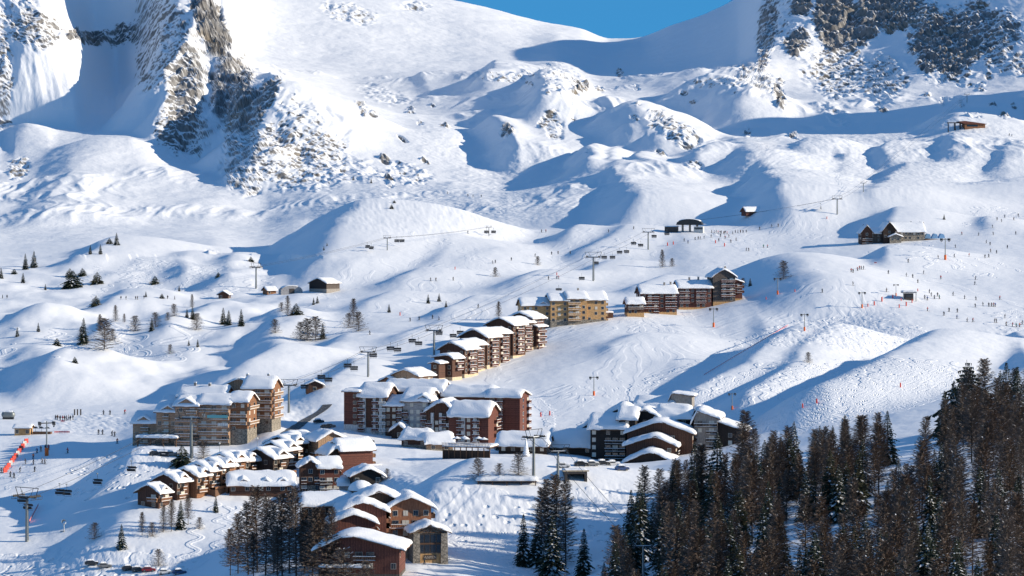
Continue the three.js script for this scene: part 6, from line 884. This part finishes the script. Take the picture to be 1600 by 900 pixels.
const bannerProto = (() => { const o = new THREE.Group(); o.userData = { base: 'banner_pole', category: 'banner' }; part('pole', tube([0, -1, 0], [0, 3.4, 0], 0.05), mats.steel, o); part('banner', box(0.04, 0.6, 0.6, 3.3, -0.02, 0.02), mats.slate, o); return o; })();
[['left', 115.5], ['middle', 120], ['right', 125]].forEach(([w, px]) => again(bannerProto, spot(px, 651), 0.2, `dark upright banner, ${w} one of three beside the waiting group`));
building('carport', 'flat snow covered carport with dark gaps on top of the lit bank', 792, 757, 0, (t) => { t.position.y -= 1.3; part('roof', box(-9, 9, 2.2, 2.5, -6, 1), mats.timber, t); part('roof_snow', (() => { const g = snowCap(9.3, 3.8, () => 2.5, 1.1); g.translate(0, 0, -2.5); return g; })(), mats.snow, t); for (let q = -8.6; q <= 8.7; q += 4.3) part('post', box(q - 0.15, q + 0.15, -2, 2.2, 0.6, 0.9), mats.timber, t); part('back_wall', box(-9, 9, -2, 2.2, -6, -5.8), mats.dark, t); }, 'carport');
building('snow_cannon', 'white snow gun standing on the rim above the lower road', 100, 830, 0.4, (t) => { part('stand', tube([0, -0.5, 0], [0, 2.2, 0], 0.14), mats.white, t); const g = new THREE.CylinderGeometry(0.75, 0.6, 1.6, 16, 1, true); g.rotateX(1.2); g.translate(0, 3, 0); part('barrel', g, mats.white, t); part('base', tube([-1.3, 0, 0], [1.3, 0, 0], 0.12), mats.steel, t); part('base', tube([0, 0, -1.2], [0, 0, 1.2], 0.12), mats.steel, t); }, 'snow gun');
// ---- roads ---------------------------------------------------------------------------
function road(pts, w, mat, name = 'road') {
  const P = []; for (let i = 0; i + 1 < pts.length; i++) { const A = spot(...pts[i]), B = spot(...pts[i + 1]), n = Math.ceil(A.distanceTo(B) / 2.5); for (let k = 0; k < n; k++) P.push([A.x + (B.x - A.x) * k / n, A.z + (B.z - A.z) * k / n]); }
  const v = [], uv = [], idx = [], M2 = 6;
  P.forEach(([x, z], i) => { const [x2, z2] = P[Math.min(P.length - 1, i + 3)], [x1, z1] = P[Math.max(0, i - 3)], l = Math.hypot(x2 - x1, z2 - z1) || 1, nx = -(z2 - z1) / l, nz = (x2 - x1) / l; for (let k = 0; k <= M2; k++) { const q = (k / M2 - 0.5) * w * (1 + 0.25 * vnoise(i / 5, k > 3 ? 9 : 2)), X = x + nx * q, Z = z + nz * q; v.push(X, groundY(X, Z) + 0.12, Z); uv.push(X / 6, Z / 6); if (i && k) { const a = i * (M2 + 1) + k; idx.push(a, a - 1, a - M2 - 2, a, a - M2 - 2, a - M2 - 1); } } });
  const g = new THREE.BufferGeometry(); g.setAttribute('position', new THREE.Float32BufferAttribute(v, 3)); g.setAttribute('uv', new THREE.Float32BufferAttribute(uv, 2)); g.setIndex(idx); g.computeVertexNormals(); const m = new THREE.Mesh(g, mat); m.name = numbered(name); m.userData.kind = 'structure'; m.receiveShadow = true; scene.add(m);
}
const slush = dataTex(256, 256, (i, j) => Math.max(40, Math.min(255, 120 + 130 * fbm(i / 40, j / 40, 4))), true);
const slushMat = new THREE.MeshStandardMaterial({ color: lin(0.45, 0.45, 0.46), map: slush, roughness: 0.8, side: THREE.DoubleSide });
road([[440, 684], [462, 668], [480, 655], [505, 640], [514, 630]], 4, slushMat);

renderer.render(scene, camera);
